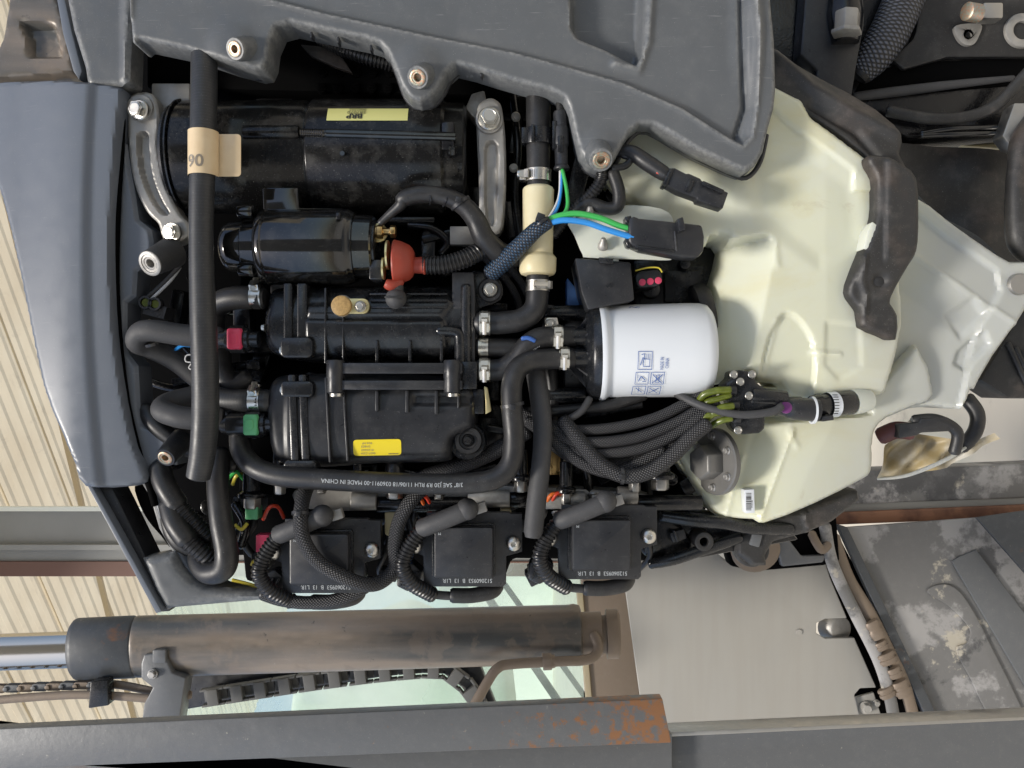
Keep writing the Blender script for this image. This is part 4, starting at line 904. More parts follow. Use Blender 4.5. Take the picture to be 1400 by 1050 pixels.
g = G(4); g.box(646, 532, 662, 566, -20, 12); g.link('outlet_block', M['bplas'], c2, 2)
g = G(4); g.prism([(662, 528), (667, 530), (670, 548), (672, 562), (664, 566), (664, 548)], -10, 14); g.link('spring_clip', M['gold'], c2, .8)
# yellow label following the housing
g = G(10); lp = rrect(485, 600, 550, 622, 4, 3)
cvx = [g.V((a + (b - 611) * -.02, b - (a - 517) * .02, float(f2(np.array(b))) + .0)) for a, b in lp]
g.face(cvx); g2 = G(10); lb = None
def fnl(U, V, d): return f2(V) + .9
g.bm.free(); g = G(10).pillow([(a, b - (a - 517) * .02) for a, b in lp], fnl, 0, 2.5, wall=False); lb = g.link('yellow_label', M['labyel'], c2, label='bright yellow sticker with fine print')
def ly(u0, v0): return lambda x, y: (u0 - x, v0 + y - (u0 - x - 517) * .02, float(f2(np.array(v0 + y))) + 1.6)
for txt, u0, v0, wd in (('904-HF', 511, 603.5, 14), ('01803', 508, 608, 12), ('4120260', 513, 613, 17), ('060712504', 515, 617.5, 20)): put_text(txt, 4, ly(u0, v0), M['inkg'], lb, 10, width=wd)
g = G(10)
rq = random.Random(5)
for i in range(7):                      # printed specks beside the text (no code pattern)
    u = 533 + i * 1.9; v = 619; g.box(u, v, u + .8, v + 1.4, 20, float(f2(np.array(620.))) + 1.4)
g.link('print_ticks', M['inkg'], lb)

# ================================================================== OIL FILTER
of = thing('oil_filter', 'white spin-on oil filter with blue print on a black ribbed base', 'oil filter', 890, 480, -25)
fa = (815, 481, -25); fb = (970, 478, -25)
g = G(-25); g.lathe(fa, fb, [(2, 60), (2, 66), (6, 67.5), (10, 66.5), (13, 63.5), (17, 62.5), (20, 63), (120, 64), (140, 63.5), (149, 61), (154, 55), (156, 46), (156.5, 20), (156, 0)], 72, cap=False); g.link('canister', M['white'], of)
g = G(-25); g.lathe((795, 481, -25), fa, [(0, 38), (4, 50), (10, 62), (13, 65), (22, 66)], 56); fbase = g.link('base', M['bplas'], of)
for a in (-60, -25, 5, 40, 75, 110):
    ca, sa = math.cos(R(a)), math.sin(R(a)); g = G(-25)
    p = [(776, 20), (808, 62), (808, 20)]
    vs = []
    for s_ in (-1.5, 1.5): vs.append([g.V((x, 481 + r * sa + s_ * ca, -25 + r * ca - s_ * sa)) for x, r in p])
    g.face(vs[0]); g.face(vs[1][::-1])
    for i in range(3): g.face([vs[0][i], vs[0][(i + 1) % 3], vs[1][(i + 1) % 3], vs[1][i]])
    g.link('rib', M['bplas2'], fbase)
g = G(-30); g.box(772, 420, 802, 545, -70, -40); g.link('filter_mount', M['bplas2'], of, 3)
for v, h in ((461, 5), (490, 12)):
    g = G(0); g.cyl((772, v, h), (806, v, h), 13, seg=20); g.link('port', M['bplas'], of, 1)
for v in (428, 540): g = G(-30); g.cyl((745, v, -30), (800, v, -30), 11, seg=16); g.link('side_tube', M['bplas'], of, 1)
RF = 64.4
def fl(u0, a0): # text running up the picture round the barrel: x -> angle (upwards), y -> to the left
    return lambda x, y: (u0 - y, 481 + RF * math.sin(a0 - x / RF), -25 + RF * math.cos(a0 - x / RF))
put_text('MADE IN', 6.4, fl(896, 0.41), M['inkb'], of, -25, width=17)
put_text('CHINA', 6.4, fl(902.5, 0.38), M['inkb'], of, -25, width=14)
def strip(g, pts, wd=.5, cu=480.0):
    pts = [(a - 9, b) for a, b in pts]; wd *= .75
    """closed thin line on the barrel: pts (u, s) s = arc px below axis"""
    for (a, b), (c, d) in zip(pts, pts[1:]):
        L = math.hypot(c - a, d - b) + 1e-6; nx, ny = -(d - b) / L * wd, (c - a) / L * wd
        for k in range(3):
            t0, t1 = k / 3, (k + 1) / 3
            q = [(a + (c - a) * t0 - nx, b + (d - b) * t0 - ny), (a + (c - a) * t1 - nx, b + (d - b) * t1 - ny), (a + (c - a) * t1 + nx, b + (d - b) * t1 + ny), (a + (c - a) * t0 + nx, b + (d - b) * t0 + ny)]
            g.face([g.V((x, 481 + RF * math.sin(y / RF), -25 + RF * math.cos(y / RF))) for x, y in q])
pics = G(-25)
def frame(u, s_, w_, h_): strip(pics, [(u, s_), (u + w_, s_), (u + w_, s_ + h_), (u, s_ + h_), (u, s_)])
frame(872, 2, 18, 24); strip(pics, [(879, 12), (887, 12), (887, 22), (879, 22), (879, 12)]); strip(pics, [(875, 20), (878, 10), (881, 12)], .7); strip(pics, [(876, 6), (880, 5), (880, 10)], .6)
for q in range(3): strip(pics, [(883 + q * 2, 5), (883 + q * 2, 11)], .35)
frame(870, 30, 17, 19); strip(pics, [(874, 44), (877, 36), (883, 42)], .8); strip(pics, [(873, 34), (873, 38)], .4); strip(pics, [(879, 44), (884, 44)], .7)
frame(890, 30, 17, 19); strip(pics, [(892, 33), (905, 47)], .7); strip(pics, [(905, 33), (892, 47)], .7); strip(pics, [(897, 34), (901, 34), (901, 46), (897, 46), (897, 34)], .5)
frame(868, 53, 17, 19); strip(pics, [(872, 56), (881, 66)], .7); strip(pics, [(876, 55), (876, 66)], .5)
frame(888, 53, 17, 19); strip(pics, [(890, 56), (902, 68)], .7); strip(pics, [(902, 56), (890, 68)], .7)
pics.link('pictograms', M['inkb'], of)
sq = G(-25); strip(sq, [(865, -71), (869, -76), (873, -72), (877, -76), (880, -73)], .9); strip(sq, [(866, -76), (878, -70)], .6); sq.link('blue_mark', M['inkb'], of)

# ================================================================== IGNITION COILS
def make_coil(cu, cvv, label, full=True):
    t = thing('ignition_coil', label, 'ignition coil', cu, cvv, 0, 'black ignition coils in a row along the lower engine')
    X = lambda u, v: (cu + u, cvv + v)
    pl = [X(*p) for p in ((-52, -52), (62, -52), (62, -50), (79, -50), (79, 2), (57, 8), (57, 46), (53, 50), (-51, 50), (-56, 45), (-57, 8), (-66, 4), (-66, -14), (-54, -18))]
    g = G(0); g.prism(pl, -16, -3); g.link('mounting_plate', M['bplas2'], t, 1.5)
    g = G(0); g.prism(rrect(cu - 44, cvv - 38, cu + 42, cvv + 36, 3), -3, 4); cv_ = g.link('cover_step', M['bplas'], t, 1)
    g = G(0); g.prism(rrect(cu - 40, cvv - 36, cu + 40, cvv + 33, 3), -3, 22, .02); g.link('cover', M['bplas2'], t, 2)
    g = G(-30); g.box(cu - 40, cvv - 45, cu + 50, cvv + 34, -70, -16); g.link('core', M['bplas'], t, 2)
    for (a, b) in ((-68, -7), (67, -10)): torx(t, *X(a, b), -2, 10.5)
    put_text('512060953  B  13  L1R', 8, (lambda x, y: (cu + 38 - x, cvv + 39 + y, -2.4)), M['inkw'], t, 0, width=68, thick=.08)
    put_text('M', 5, (lambda x, y: (cu - 30 - x, cvv - 29 + y, 22.5)), M['inkw'], t, 0)
    # rubber boot on top with bulb
    g = G(24); g.tube([X(-58, -31) + (10,), X(-44, -36) + (18,), X(-10, -50) + (24,), X(4, -56) + (24,)], 13, capr=.1); g.link('boot', M['rubberg'], t)
    g = G(24); g.sphere(X(4, -57) + (24,), 15.5, 18); g.link('boot_bulb', M['rubberg'], t); g = G(10); g.box(cu + 14, cvv - 66, cu + 30, cvv - 52, 4, 16, -18); g.link('terminal', M['cast'], t, 1)
    G(10).tube([X(-48, -34) + (10,), X(-64, -22) + (10,), X(-80, 4) + (12,), X(-84, 24) + (14,), X(-72, 44) + (8,), X(-52, 56) + (-4,), X(-44, 60) + (-8,)], 10.5, ridge=.11, pitch=5.2, seg=16).link('conduit', M['cond'], t)
    G(-10).tube([X(-46, 59) + (-8,), X(-30, 61) + (-14,), X(-10, 62) + (-20,)], 6).link('cable', M['rubberg'], t)
    G(-20).tube([X(-16, 61) + (-18,), X(10, 61) + (-20,), X(36, 56) + (-24,), X(44, 48) + (-34,)], 10.5).link('lower_boot', M['rubber'], t)
    # plug at the left
    g = G(-25); g.prism([X(-92, 28), X(-72, 18), X(-58, 30), X(-62, 48), X(-78, 58), X(-94, 50)], -60, -30); pg = g.link('connector', M['bplas2'], t, 3)
    for q in range(3):
        g = G(-25); g.box(cu - 86 + q * 8, cvv + 28, cu - 83 + q * 8, cvv + 50, -30, -26, 25); g.link('rib', M['bplas'], pg, .6)
    return t
def copy_tree(o, parent=None):
    c = o.copy(); COL.objects.link(c); c.parent = parent; ORG[c.name] = ORG.get(o.name, Vector()).copy()
    for ch in list(o.children): copy_tree(ch, c)
    return c
coilB = make_coil(635, 753, 'middle black ignition coil, its boot under the bend of the printed fuel hose')
for (u, v, lb_) in ((441, 762, 'left ignition coil, crossed by a loop of braided sleeve'), (820, 743, 'right ignition coil, beside the closed end of the grey dangling hose')):
    c = copy_tree(coilB); c.location = W(u, v, 0); c['label'] = lb_
# ================================================================== HOSES
def hose(name, label, pts, r, mat='rubber', h0=20, cat='hose', group=None, part='hose_body', **k):
    t = thing(name, label, cat, pts[0][0], pts[0][1], pts[0][2], group)
    G(h0).tube(pts, r, **k).link(part, M[mat], t); return t
bh = hose('vent_hose', 'long black wrapped hose hanging straight down in front of the starter motor', [(279, 60, 20, 17), (279, 120, 42, 17.5), (277, 220, 60, 17), (275, 330, 60, 16), (278, 440, 58, 17.5), (281, 540, 55, 18), (278, 610, 50, 17.5), (271, 652, 44, 16)], 17, 'ribhose', seg=28, capr=.15)
tg = thing('cable_tag', 'cream paper tag wrapped round the long black hose, printed 90', 'tag', 290, 210, 80)
g = G(60)
n = 16; r_ = 20.2; cu = 277.5; A_ = []
for i in range(n + 1):
    a = R(-95 + 190 * i / n); A_.append([g.V((cu + r_ * math.sin(a), v, 58 + r_ * math.cos(a))) for v in (180, 195, 225, 241)])
for i in range(n):
    for j in range(3): g.face([A_[i][j], A_[i + 1][j], A_[i + 1][j + 1], A_[i][j + 1]])
g.link('wrap', M['paper'], tg)
g = G(56); fl_ = rrect(292, 183, 329, 241, 5, 4); g.prism(fl_, 54, 55.2); g.link('flap', M['paper'], tg, .3)
put_text('90', 23, lambda x, y: (cu + (r_ + .4) * math.sin((x - 16) / r_), 232 - y, 58 + (r_ + .4) * math.cos((x - 16) / r_)), M['inkg'], tg, 60, thick=.4, width=24)
# the printed fuel hose
ph = hose('printed_fuel_hose', 'black fuel hose with white printing, running below the canisters and bending up to the filter', [(328, 592, -10), (330, 615, 0), (345, 636, 14), (380, 650, 26), (450, 656, 36), (560, 661, 42), (640, 661, 44), (678, 654, 45), (698, 634, 45), (703, 600, 44), (700, 560, 42), (700, 525, 38), (710, 502, 30), (735, 492, 22), (782, 490, 12)], 14.5, 'rubber', seg=24)
clamp(ph, 771, 490, 14, 14.5, (1, 0, 0), 200)
pg_ = G(20).tube([(328, 592, -10), (330, 615, 0), (345, 636, 14), (380, 650, 26), (450, 656, 36), (560, 661, 42), (640, 661, 44), (678, 654, 45), (698, 634, 45), (703, 600, 44), (700, 560, 42), (700, 525, 38), (710, 502, 30), (735, 492, 22), (782, 490, 12)], 14.5, seg=4)
PATH = pg_.path; pg_.bm.free()
def along(path, s0, dr, r, off=0.0):
    """map text (x, y) onto a tube: x runs along the path from arc s0 in direction dr, y round it"""
    ts = [t for _, t in path]
    def f(x, y):
        s_ = s0 + dr * x; i = min(max(0, int(np.searchsorted(ts, s_)) - 1), len(path) - 2)
        fr = (s_ - ts[i]) / (ts[i + 1] - ts[i]); p = path[i][0].lerp(path[i + 1][0], fr).xyz
        T = (path[i + 1][0].xyz - path[i][0].xyz).normalized() * dr
        up = Vector((T.y, -T.x, 0)).normalized(); zz = Vector((0, 0, 1)); a = (y + off) / r
        return tuple(p + up * r * math.sin(a) + zz * r * math.cos(a))
    return f
ts0 = min(PATH, key=lambda q: abs(q[0].x - 634) + abs(q[0].y - 661))[1]
on_hose = along(PATH, ts0, -1, 14.9 * kf(44) / kf(20), -3)
put_text('3/8" SAE J30 R9 RLH 11/06/18 0360911-00 MADE IN CHINA', 8, on_hose, M['inkw'], ph, 20, width=190)
h2 = hose('blue_mark_hose', 'black hose with a small blue paint mark running from the canister to the filter port', [(655, 506, 4), (685, 505, 6), (706, 492, 10), (722, 472, 14), (740, 462, 14), (768, 461, 6), (785, 461, 2)], 15, 'rubber', seg=22)
clamp(h2, 663, 506, 5, 15, (1, 0, 0), 200); clamp(h2, 762, 461, 8, 15, (1, 0, 0), 200)
g = G(20); 
for i in range(1): g.tube([(714, 463, 27), (722, 462, 29.5), (731, 466, 29)], 3, seg=8)
g.link('paint_mark', M['inkb'], h2)
put_text('11/13', 5, flat(729, 480, 26, -35), M['inkw'], h2, 20, width=11)
h3 = hose('short_straight_hose', 'short straight black hose between the upper two canister hoses', [(655, 475, -4), (700, 476, -4), (735, 478, -10), (760, 480, -20)], 14, 'rubber', seg=20)
clamp(h3, 661, 475, -3, 13.5, (1, 0, 0), 60)
h4 = hose('elbow_hose', 'black braided elbow hose below the cream filter', [(735, 378, 8), (735, 400, 10), (731, 422, 10), (715, 436, 10), (690, 441, 8), (655, 442, 4)], 15.5, 'rubber', seg=22)
clamp(h4, 735, 391, 10, 15, (0, 1, 0), 80); clamp(h4, 663, 442, 6, 15, (1, 0, 0), 200)
h5 = hose('dangling_hose', 'dull grey rubber hose hanging beside the fuel hose with a closed rounded end', [(732, 510, 0, 13), (738, 545, 10, 13.5), (742, 590, 16, 13), (739, 640, 20, 13), (733, 690, 24, 13.5), (729, 727, 26, 13)], 13, 'rubberg', seg=22, capr=.6)
h6 = hose('small_vertical_hose', 'short black hose with a clamp at the left side of the filter mount', [(752, 420, -30), (750, 470, -34), (755, 540, -30), (752, 600, -40)], 9, 'rubber')
g = G(0); g.prism([(744, 434), (762, 434), (764, 444), (746, 450)], -12, -2); g.link('clip', M['steel'], h6, 1); hexbolt(h6, 752, 443, -2, 7)
# water line at the top: hose, clip, worm clamp, cream fuel filter
wl = hose('water_hose', 'vertical black hose from under the shroud down to the cream inline filter', [(736, 110, -10, 17), (736, 180, -2, 16.5), (736, 240, 4, 15.5), (736, 262, 6, 15)], 16, 'rubber', seg=24)
g = G(4); g.lathe((736, 176, 0), (736, 198, 0), [(0, 18), (0, 20), (22, 20), (22, 18)], 28, cap=False); g.box(713, 177, 722, 198, 0, 14); g.box(726, 176, 730, 198, 14, 24); g.link('retaining_clip', M['bplas'], wl, .8)
clamp(wl, 736, 241, 5, 16.5, (0, 1, 0), 180)
g = G(8); g.cyl((707, 238, 8), (722, 238, 8), 6, seg=14); g.link('clamp_screw', M['steel'], wl, 1)
ff = thing('inline_filter', 'cream plastic cylindrical inline filter with a thicker collar at its lower end', 'filter', 736, 315, 8)
g = G(8); g.lathe((736, 255, 8), (735, 380, 8), [(0, 17), (2, 20), (5, 21.5), (60, 21), (92, 20.5), (96, 24), (98, 25.5), (116, 25), (120, 23), (122, 18)], 40); g.link('body', M['cream'], ff)
# connector hanging beside it
pc = thing('inline_connector', 'slim black electrical connector standing beside the water hose with thin green, blue and white wires', 'connector', 768, 190, 10)
g = G(16); g.lathe((766, 150, 10), (768, 232, 14), [(0, 8), (2, 9.5), (22, 9.5), (24, 11), (48, 11), (50, 9), (76, 9), (78, 11), (82, 11)], 16); g.link('housing', M['bplas2'], pc, 1)
g = G(16); g.box(755, 166, 761, 204, 4, 20); g.box(762, 188, 770, 210, 20, 25); g.link('latch', M['bplas'], pc, 1.2)
G(16).tube([(764, 120, -5), (765, 140, 6), (766, 152, 10)], 5).link('cable', M['rubber'], pc)
for m_, pts in (('wgreen', [(769, 232, 16), (775, 262, 26), (775, 285, 34), (762, 300, 38), (752, 304, 38)]), ('wblue', [(768, 234, 14), (767, 262, 22), (762, 285, 30), (750, 300, 36)]), ('wwhite', [(766, 234, 14), (765, 265, 20), (758, 285, 28), (747, 302, 34)])):
    G(30).tube(pts, 2.6 if m_ == 'wgreen' else 1.9, seg=10).link('wire', M[m_], pc)
# sleeved harness with thick green and blue wires to the big plug
hs = thing('sleeved_harness', 'blue-flecked braided harness ending in thick green and blue wires above the cream filter', 'wiring harness', 720, 330, 40)
G(40).tube([(672, 372, 0, 13), (690, 356, 18, 13), (712, 335, 34, 12), (732, 315, 42, 11), (750, 304, 44, 9)], 12, seg=18).link('sleeve', M['braidc'], hs)
for m_, pts in (('wgreen', [(746, 302, 44), (765, 295, 48), (790, 292, 50), (820, 298, 50), (845, 308, 50), (866, 314, 50)]), ('wblue', [(748, 306, 44), (770, 301, 50), (800, 304, 52), (830, 314, 54), (866, 325, 54)])):
    G(45).tube(pts, 4.2, seg=14).link('wire', M[m_], hs)
g = G(46); g.lathe((740, 303, 45), (746, 311, 45), [(0, 11), (0, 12.4), (4, 12.4), (4, 11)], 20, cap=False); g.box(733, 293, 744, 304, 44, 54, 20); g.link('cable_tie', M['bplas2'], hs, .8)
bp = thing('large_connector', 'large black two-wire connector lying on the milky tank tab', 'connector', 910, 325, 50)
g = G(48); g.prism([(858, 300), (866, 297), (872, 300), (930, 306), (958, 309), (961, 325), (960, 345), (952, 354), (930, 353), (875, 343), (862, 337), (857, 332)], 26, 58); g.link('housing', M['bplas2'], bp, 5)
g = G(48); g.prism([(922, 303), (930, 300), (934, 318), (925, 320)], 50, 66); g.box(920, 318, 923, 345, 40, 59.5, -6); g.link('latch', M['bplas2'], bp, 1.5)
g = G(48); g.prism([(868, 337), (920, 344), (918, 348), (866, 341)], 40, 60); g.link('ridge', M['bplas'], bp, 1)
g = G(48); g.prism([(853, 298), (862, 296), (862, 310), (854, 306)], 36, 56); g.prism([(853, 328), (860, 328), (862, 340), (856, 338)], 36, 56); g.link('collar', M['bplas'], bp, 1.5)
# taped harness with connector on the right
th = thing('taped_connector', 'black plug on a taped cable with red wires, below the shroud edge', 'connector', 940, 255, 50)
G(40).tube([(842, 208, 20, 8), (862, 208, 30, 10), (884, 222, 36, 11), (904, 235, 40, 10.5), (912, 240, 42, 9)], 10).link('taped_cable', M['rubber'], th)
for dy, m_ in ((-4, 'wwhite'), (-1, 'worange'), (2, 'wred'), (5, 'wred')): G(40).tube([(898, 231 + dy, 46), (910, 238 + dy, 46), (920, 243 + dy * .6, 44)], 1.7, seg=8).link('wire', M[m_], th)
def rp(u, v, pts, ang):
    ca, sa = math.cos(R(ang)), math.sin(R(ang)); return [(u + x * ca - y * sa, v + x * sa + y * ca) for x, y in pts]
g = G(46); g.prism(rp(950, 260, [(-44, -11), (-38, -14), (-20, -13), (-18, -15), (0, -15), (2, -13), (42, -13), (44, 10), (8, 14), (6, 11), (-20, 13), (-42, 11)], 24), 30, 54); g.link('housing', M['bplas2'], th, 3)
g = G(50); g.prism(rp(950, 260, [(-14, -10), (-6, -10), (-6, 8), (-14, 8)], 24), 50, 57); g.prism(rp(950, 260, [(4, -14), (36, -14), (36, -8), (4, -8)], 24), 50, 59); g.prism(rp(950, 260, [(-44, -12), (-38, -12), (-38, 12), (-44, 12)], 24), 30, 57); g.link('latch', M['bplas'], th, 1.5)
# loops around boss
for nm, lb_, pts, r, mt, kw in (('taped_loop', 'black taped cable loop under the brass boss beside the milky tank', [(838, 236, 24), (846, 262, 26), (844, 282, 24), (828, 285, 20), (806, 278, 16), (786, 290, 12)], 9, 'rubber', {}),
                            ('ribbed_conduit', 'short corrugated conduit behind the brass boss', [(824, 236, 24), (820, 250, 20), (806, 268, 16), (780, 290, 8), (756, 320, 0)], 8.5, 'cond', dict(ridge=.1, pitch=5))):
    hose(nm, lb_, pts, r, mt, 20, cat='cable', part='sleeve', **kw)
hose('small_cable_loop', 'small black cable loop between the brass boss and taped cable', [(838, 230, 30), (856, 226, 30), (862, 216, 30), (852, 212, 28)], 5, 'rubber', 30, cat='cable', part='sleeve')
# small black relay box and three-pin socket
rbx = thing('relay_box', 'small black box with a slanted lower edge between the tank tab and the white filter', 'box', 830, 390, 10)
g = G(20); g.prism([(786, 352), (863, 358), (868, 410), (804, 424), (795, 400)], -60, 18); g.link('case', M['bplas2'], rbx, 3)
g = G(20); g.cyl((832, 390, 17), (832, 390, 21), 3.4, seg=12); g.link('dimple', M['bplas'], rbx); g = G(20); g.prism([(818, 352), (838, 354), (838, 362), (820, 360)], 12, 24); g.link('clip', M['bplas'], rbx, 1.5)
bl = thing('blue_casting', 'blue painted metal piece in the gap left of the small black box', 'engine part', 775, 390, -70)
g = G(-60); g.prism([(776, 378), (790, 395), (798, 418), (776, 420)], -110, -70); g.link('face', pm('blue_paint', (0.06, 0.16, 0.42), .4, bump=(500, .6), dust=1), bl, 2)
sk = thing('three_pin_socket', 'small black socket with three red pin holes and a yellow rim above the white filter', 'socket', 887, 385, -10)
g = G(0); g.prism(rp(887, 380, rrect(-18, -10, 18, 12, 9, 4), -6), -50, 0); g.link('body', M['bplas2'], sk, 2)
for q in range(3):
    g = G(0); g.cyl((878 + q * 11, 386 - q * 1.2, -2), (878 + q * 11, 386 - q * 1.2, 1.5), 4.8, seg=14); g.link('pin_hole', M['pink'], sk, .6)
G(0).tube([(869, 370, -2), (885, 366, 0), (900, 366, 0), (905, 372, 0)], 1.1, seg=6).link('rim', M['wyellow'], sk)
# backdrop machinery between the filter and the tank
mb = thing('motor_bracket', 'black cast bracket in the dark gap between the white filter and the milky tank', 'bracket', 930, 380, -90)
g = G(-80); g.prism([(870, 350), (1000, 330), (1010, 420), (975, 480), (900, 470), (870, 420)], -160, -110); g.link('casting', M['gloss2'], mb, 5)
g = G(-80); g.prism(rrect(912, 366, 968, 412, 5), -110, -100); g.link('panel', M['bplas'], mb, 2)
g = G(-60); g.lathe((955, 430, -80), (985, 425, -80), [(0, 42), (8, 44), (14, 44), (20, 40)], 32); g.link('rubber_mount', M['rubber'], mb)
# pink and green quick couplers, left ends of the canisters
for nm, lb_, (u, v, h), m_, uu in (('quick_coupler', 'black quick coupler with a magenta release button left of the upper canister', (328, 464, 6), 'pink', 300), ('quick_coupler', 'black quick coupler with a green release button left of the lower canister', (350, 580, 4), 'green', 302)):
    q = thing(nm, lb_, 'coupler', u, v, h)
    g = G(h); g.lathe((uu, v, h), (u + 26, v, h), [(0, 9), (2, 12), (10, 13), (11, 15.5), (u - uu - 12, 16), (u - uu - 11, 19), (u - uu + 8, 19), (u - uu + 9, 16), (u - uu + 14, 16), (u - uu + 15, 11), (u - uu + 26, 11)], 28); g.link('body', M['bplas'], q)
    g = G(h); g.prism(rrect(u - 12, v - 15, u + 9, v + 15, 4), h + 4, h + 21, .08); g.link('release_button', M[m_], q, 2.5)
    g = G(h); g.prism(rrect(u - 9, v - 8, u + 4, v + 7, 5), h + 21, h + 22.5, .1); g.link('thumb_pad', M[m_], q, .8)
g = G(6); 
# hoses at the left of the canisters
h7 = hose('upper_left_hose', 'black hose bending into the upper left corner of the upper canister', [(290, 448, -20), (293, 425, -16), (305, 412, -10), (325, 407, -4), (358, 407, 0)], 16, 'rubber', seg=22); clamp(h7, 352, 406, 0, 15, (1, 0, 0), 130)
h8 = hose('lower_left_hose', 'scuffed black hose clamped to the upper left corner of the lower canister', [(285, 540, -14), (310, 547, -6), (340, 548, 0), (366, 548, 2)], 15.5, 'ribhose', seg=22); o = clamp(h8, 350, 548, 1, 15, (1, 0, 0), 130)
hose('dark_bend_hose', 'dark thick hose bend in the shadow between the two canister inlets', [(300, 480, -40), (302, 505, -36), (318, 528, -34), (340, 520, -40)], 16, 'rubber', 0)
u1 = hose('grey_u_hose', 'grey U-shaped hose, upper of two, poking out left of the long hose', [(300, 462, 0), (250, 458, 6), (210, 452, 10), (192, 455, 6), (188, 468, -4), (205, 475, -20), (240, 492, -40), (275, 520, -50)], 15, 'rubberg', 0, seg=22)
g = G(0); g.box(176, 470, 188, 478, -20, -8, -30); g.box(178, 448, 183, 476, -22, -10); g.link('clip_tab', M['bplas2'], u1, 1)
g = G(0); g.lathe((206, 466, -6), (209, 480, -12), [(0, 12), (0, 14), (4, 14), (4, 12)], 20, cap=False); g.link('band', M['bplas'], u1)
hose('grey_bend_hose', 'grey rounded hose bend, lower of two, left of the long hose', [(300, 572, 4), (262, 572, 10), (238, 568, 10), (222, 560, 0), (236, 550, -20), (280, 540, -40)], 15.5, 'rubberg', 0, seg=22)
hose('long_left_hose', 'black hose sloping from the lower left opening toward the printed fuel hose', [(200, 560, -30), (212, 580, -20), (240, 602, -20), (270, 618, -24), (320, 636, -34)], 12, 'rubber', 0)
w3 = hose('small_wire_pair', 'pair of thin grey wires into a small two-pin plug at the left opening', [(246, 364, -40), (225, 385, -34), (200, 408, -30)], 2.6, 'rubberg', -20, cat='wires', part='wire')
G(-20).tube([(246, 366, -44), (232, 385, -36), (206, 410, -30)], 2.2, seg=8).link('wire', M['wwhite'], w3)
g = G(-20); g.lathe((196, 413, -36), (196, 413, -24), [(0, 9), (12, 9), (12, 6.5), (4, 6)], 20); g.lathe((209, 415, -36), (209, 415, -24), [(0, 9), (12, 9), (12, 6.5), (4, 6)], 20); g.box(192, 415, 222, 432, -60, -30, 15); g.link('plug', M['bplas2'], w3)
for u in (196, 209): g = G(-20); g.prism(circ(u, 413 + (u - 196) * .15, 5.5, 14), -32, -27); g.link('seal', M['olive'], w3)
# lower left: corrugated looms and the thick grey loop
lp_ = hose('thick_loop_hose', 'thick grey-black hose making a U-turn at the lower left corner', [(300, 620, -20, 15), (298, 660, 0, 15), (302, 710, 12, 15.5), (310, 755, 16, 16), (305, 778, 12, 16), (285, 782, 0, 16), (272, 768, -14, 14), (270, 750, -30, 13)], 15, 'rubber', 0, seg=26)
for nm, lb_, pts in (('taped_loom', 'black taped loom with a bare corrugated stretch, upper of two at the lower left', [(218, 640, -20), (226, 664, -10), (242, 690, -6), (262, 712, -10), (285, 735, -20)]), ('taped_loom', 'black taped loom with a bare corrugated stretch, lower of two at the lower left', [(232, 690, -10), (240, 715, 0), (256, 738, 4), (276, 755, 0), (296, 770, -10)])):
    q = hose(nm, lb_, pts[:3] if 'upper' in lb_ else pts[:3], 15, 'rubber', 0, cat='wiring loom', part='tape_wrap')
    G(0).tube(pts[1:], 12.5, ridge=.09, pitch=5.5).link('conduit', M['cond'], q)
    G(0).tube(pts[2:4] if 'upper' in lb_ else pts[3:5], 3).link('wire', M['dark'], q)
hose('outer_loom', 'smooth dark loop behind the taped looms at the far lower left', [(228, 680, -30), (232, 715, -24), (245, 740, -20), (268, 752, -24), (285, 750, -30)], 12, 'rubber', 0, cat='wiring loom', part='sleeve')
# ================================================================== BRAIDED SLEEVES
def sleeve(lb_, pts, r, h0=20, mat='braid', grp=None): return hose('braided_sleeve', lb_, pts, r, mat, h0, cat='wire sleeve', part='sleeve', seg=18, group=grp)
sleeve('braided sleeve looping over the left ignition coil', [(422, 660, 0), (415, 680, 16), (411, 705, 34), (414, 735, 40), (432, 765, 38), (462, 785, 34), (495, 798, 24), (520, 796, 10), (540, 775, 0), (540, 745, 6), (545, 715, 14), (558, 690, 16), (580, 665, 6)], 10)
sleeve('braided sleeve curving below the left ignition coil', [(360, 812, -8), (385, 820, -6), (420, 824, -6), (460, 820, -8), (490, 808, -14), (510, 795, -20)], 9, 0)
ctr = 0
bundle = [
 ([(705, 560, -20), (760, 585, 0), (800, 588, 8), (850, 583, 8), (900, 570, 4), (945, 548, 0), (975, 535, 4)], 7.5),
 ([(740, 575, -10), (775, 600, 6), (815, 605, 14), (870, 598, 12), (920, 580, 8), (955, 560, 6), (978, 545, 8)], 8),
 ([(745, 580, -14), (785, 615, 4), (825, 620, 12), (880, 612, 12), (925, 592, 10), (958, 568, 10), (980, 552, 8)], 8),
 ([(770, 575, 6), (790, 600, 16), (818, 632, 20), (850, 650, 22), (885, 646, 22), (920, 622, 20), (946, 596, 18), (966, 580, 16)], 10.5),
 ([(722, 575, -10), (755, 600, 0), (795, 632, 8), (835, 646, 12), (860, 640, 8), (905, 615, 6)], 9),
 ([(740, 570, -20), (780, 608, -6), (830, 612, 2), (890, 604, 4), (940, 574, 2), (960, 556, 4)], 7),
 ([(735, 590, -20), (780, 625, -8), (830, 632, 0), (880, 625, 0), (925, 604, 2), (950, 580, 4), (975, 556, 6)], 7.5)]
lbs = ['topmost braided sleeve of the bundle sweeping below the white filter', 'second braided sleeve from the top in the bundle below the white filter', 'third braided sleeve from the top in the bundle below the white filter', 'thickest lowest braided sleeve of the bundle, ending by the tank cap', 'braided sleeve crossing diagonally on the left of the bundle', 'thin braided sleeve behind the second one in the bundle', 'thin braided sleeve under the third one in the bundle']
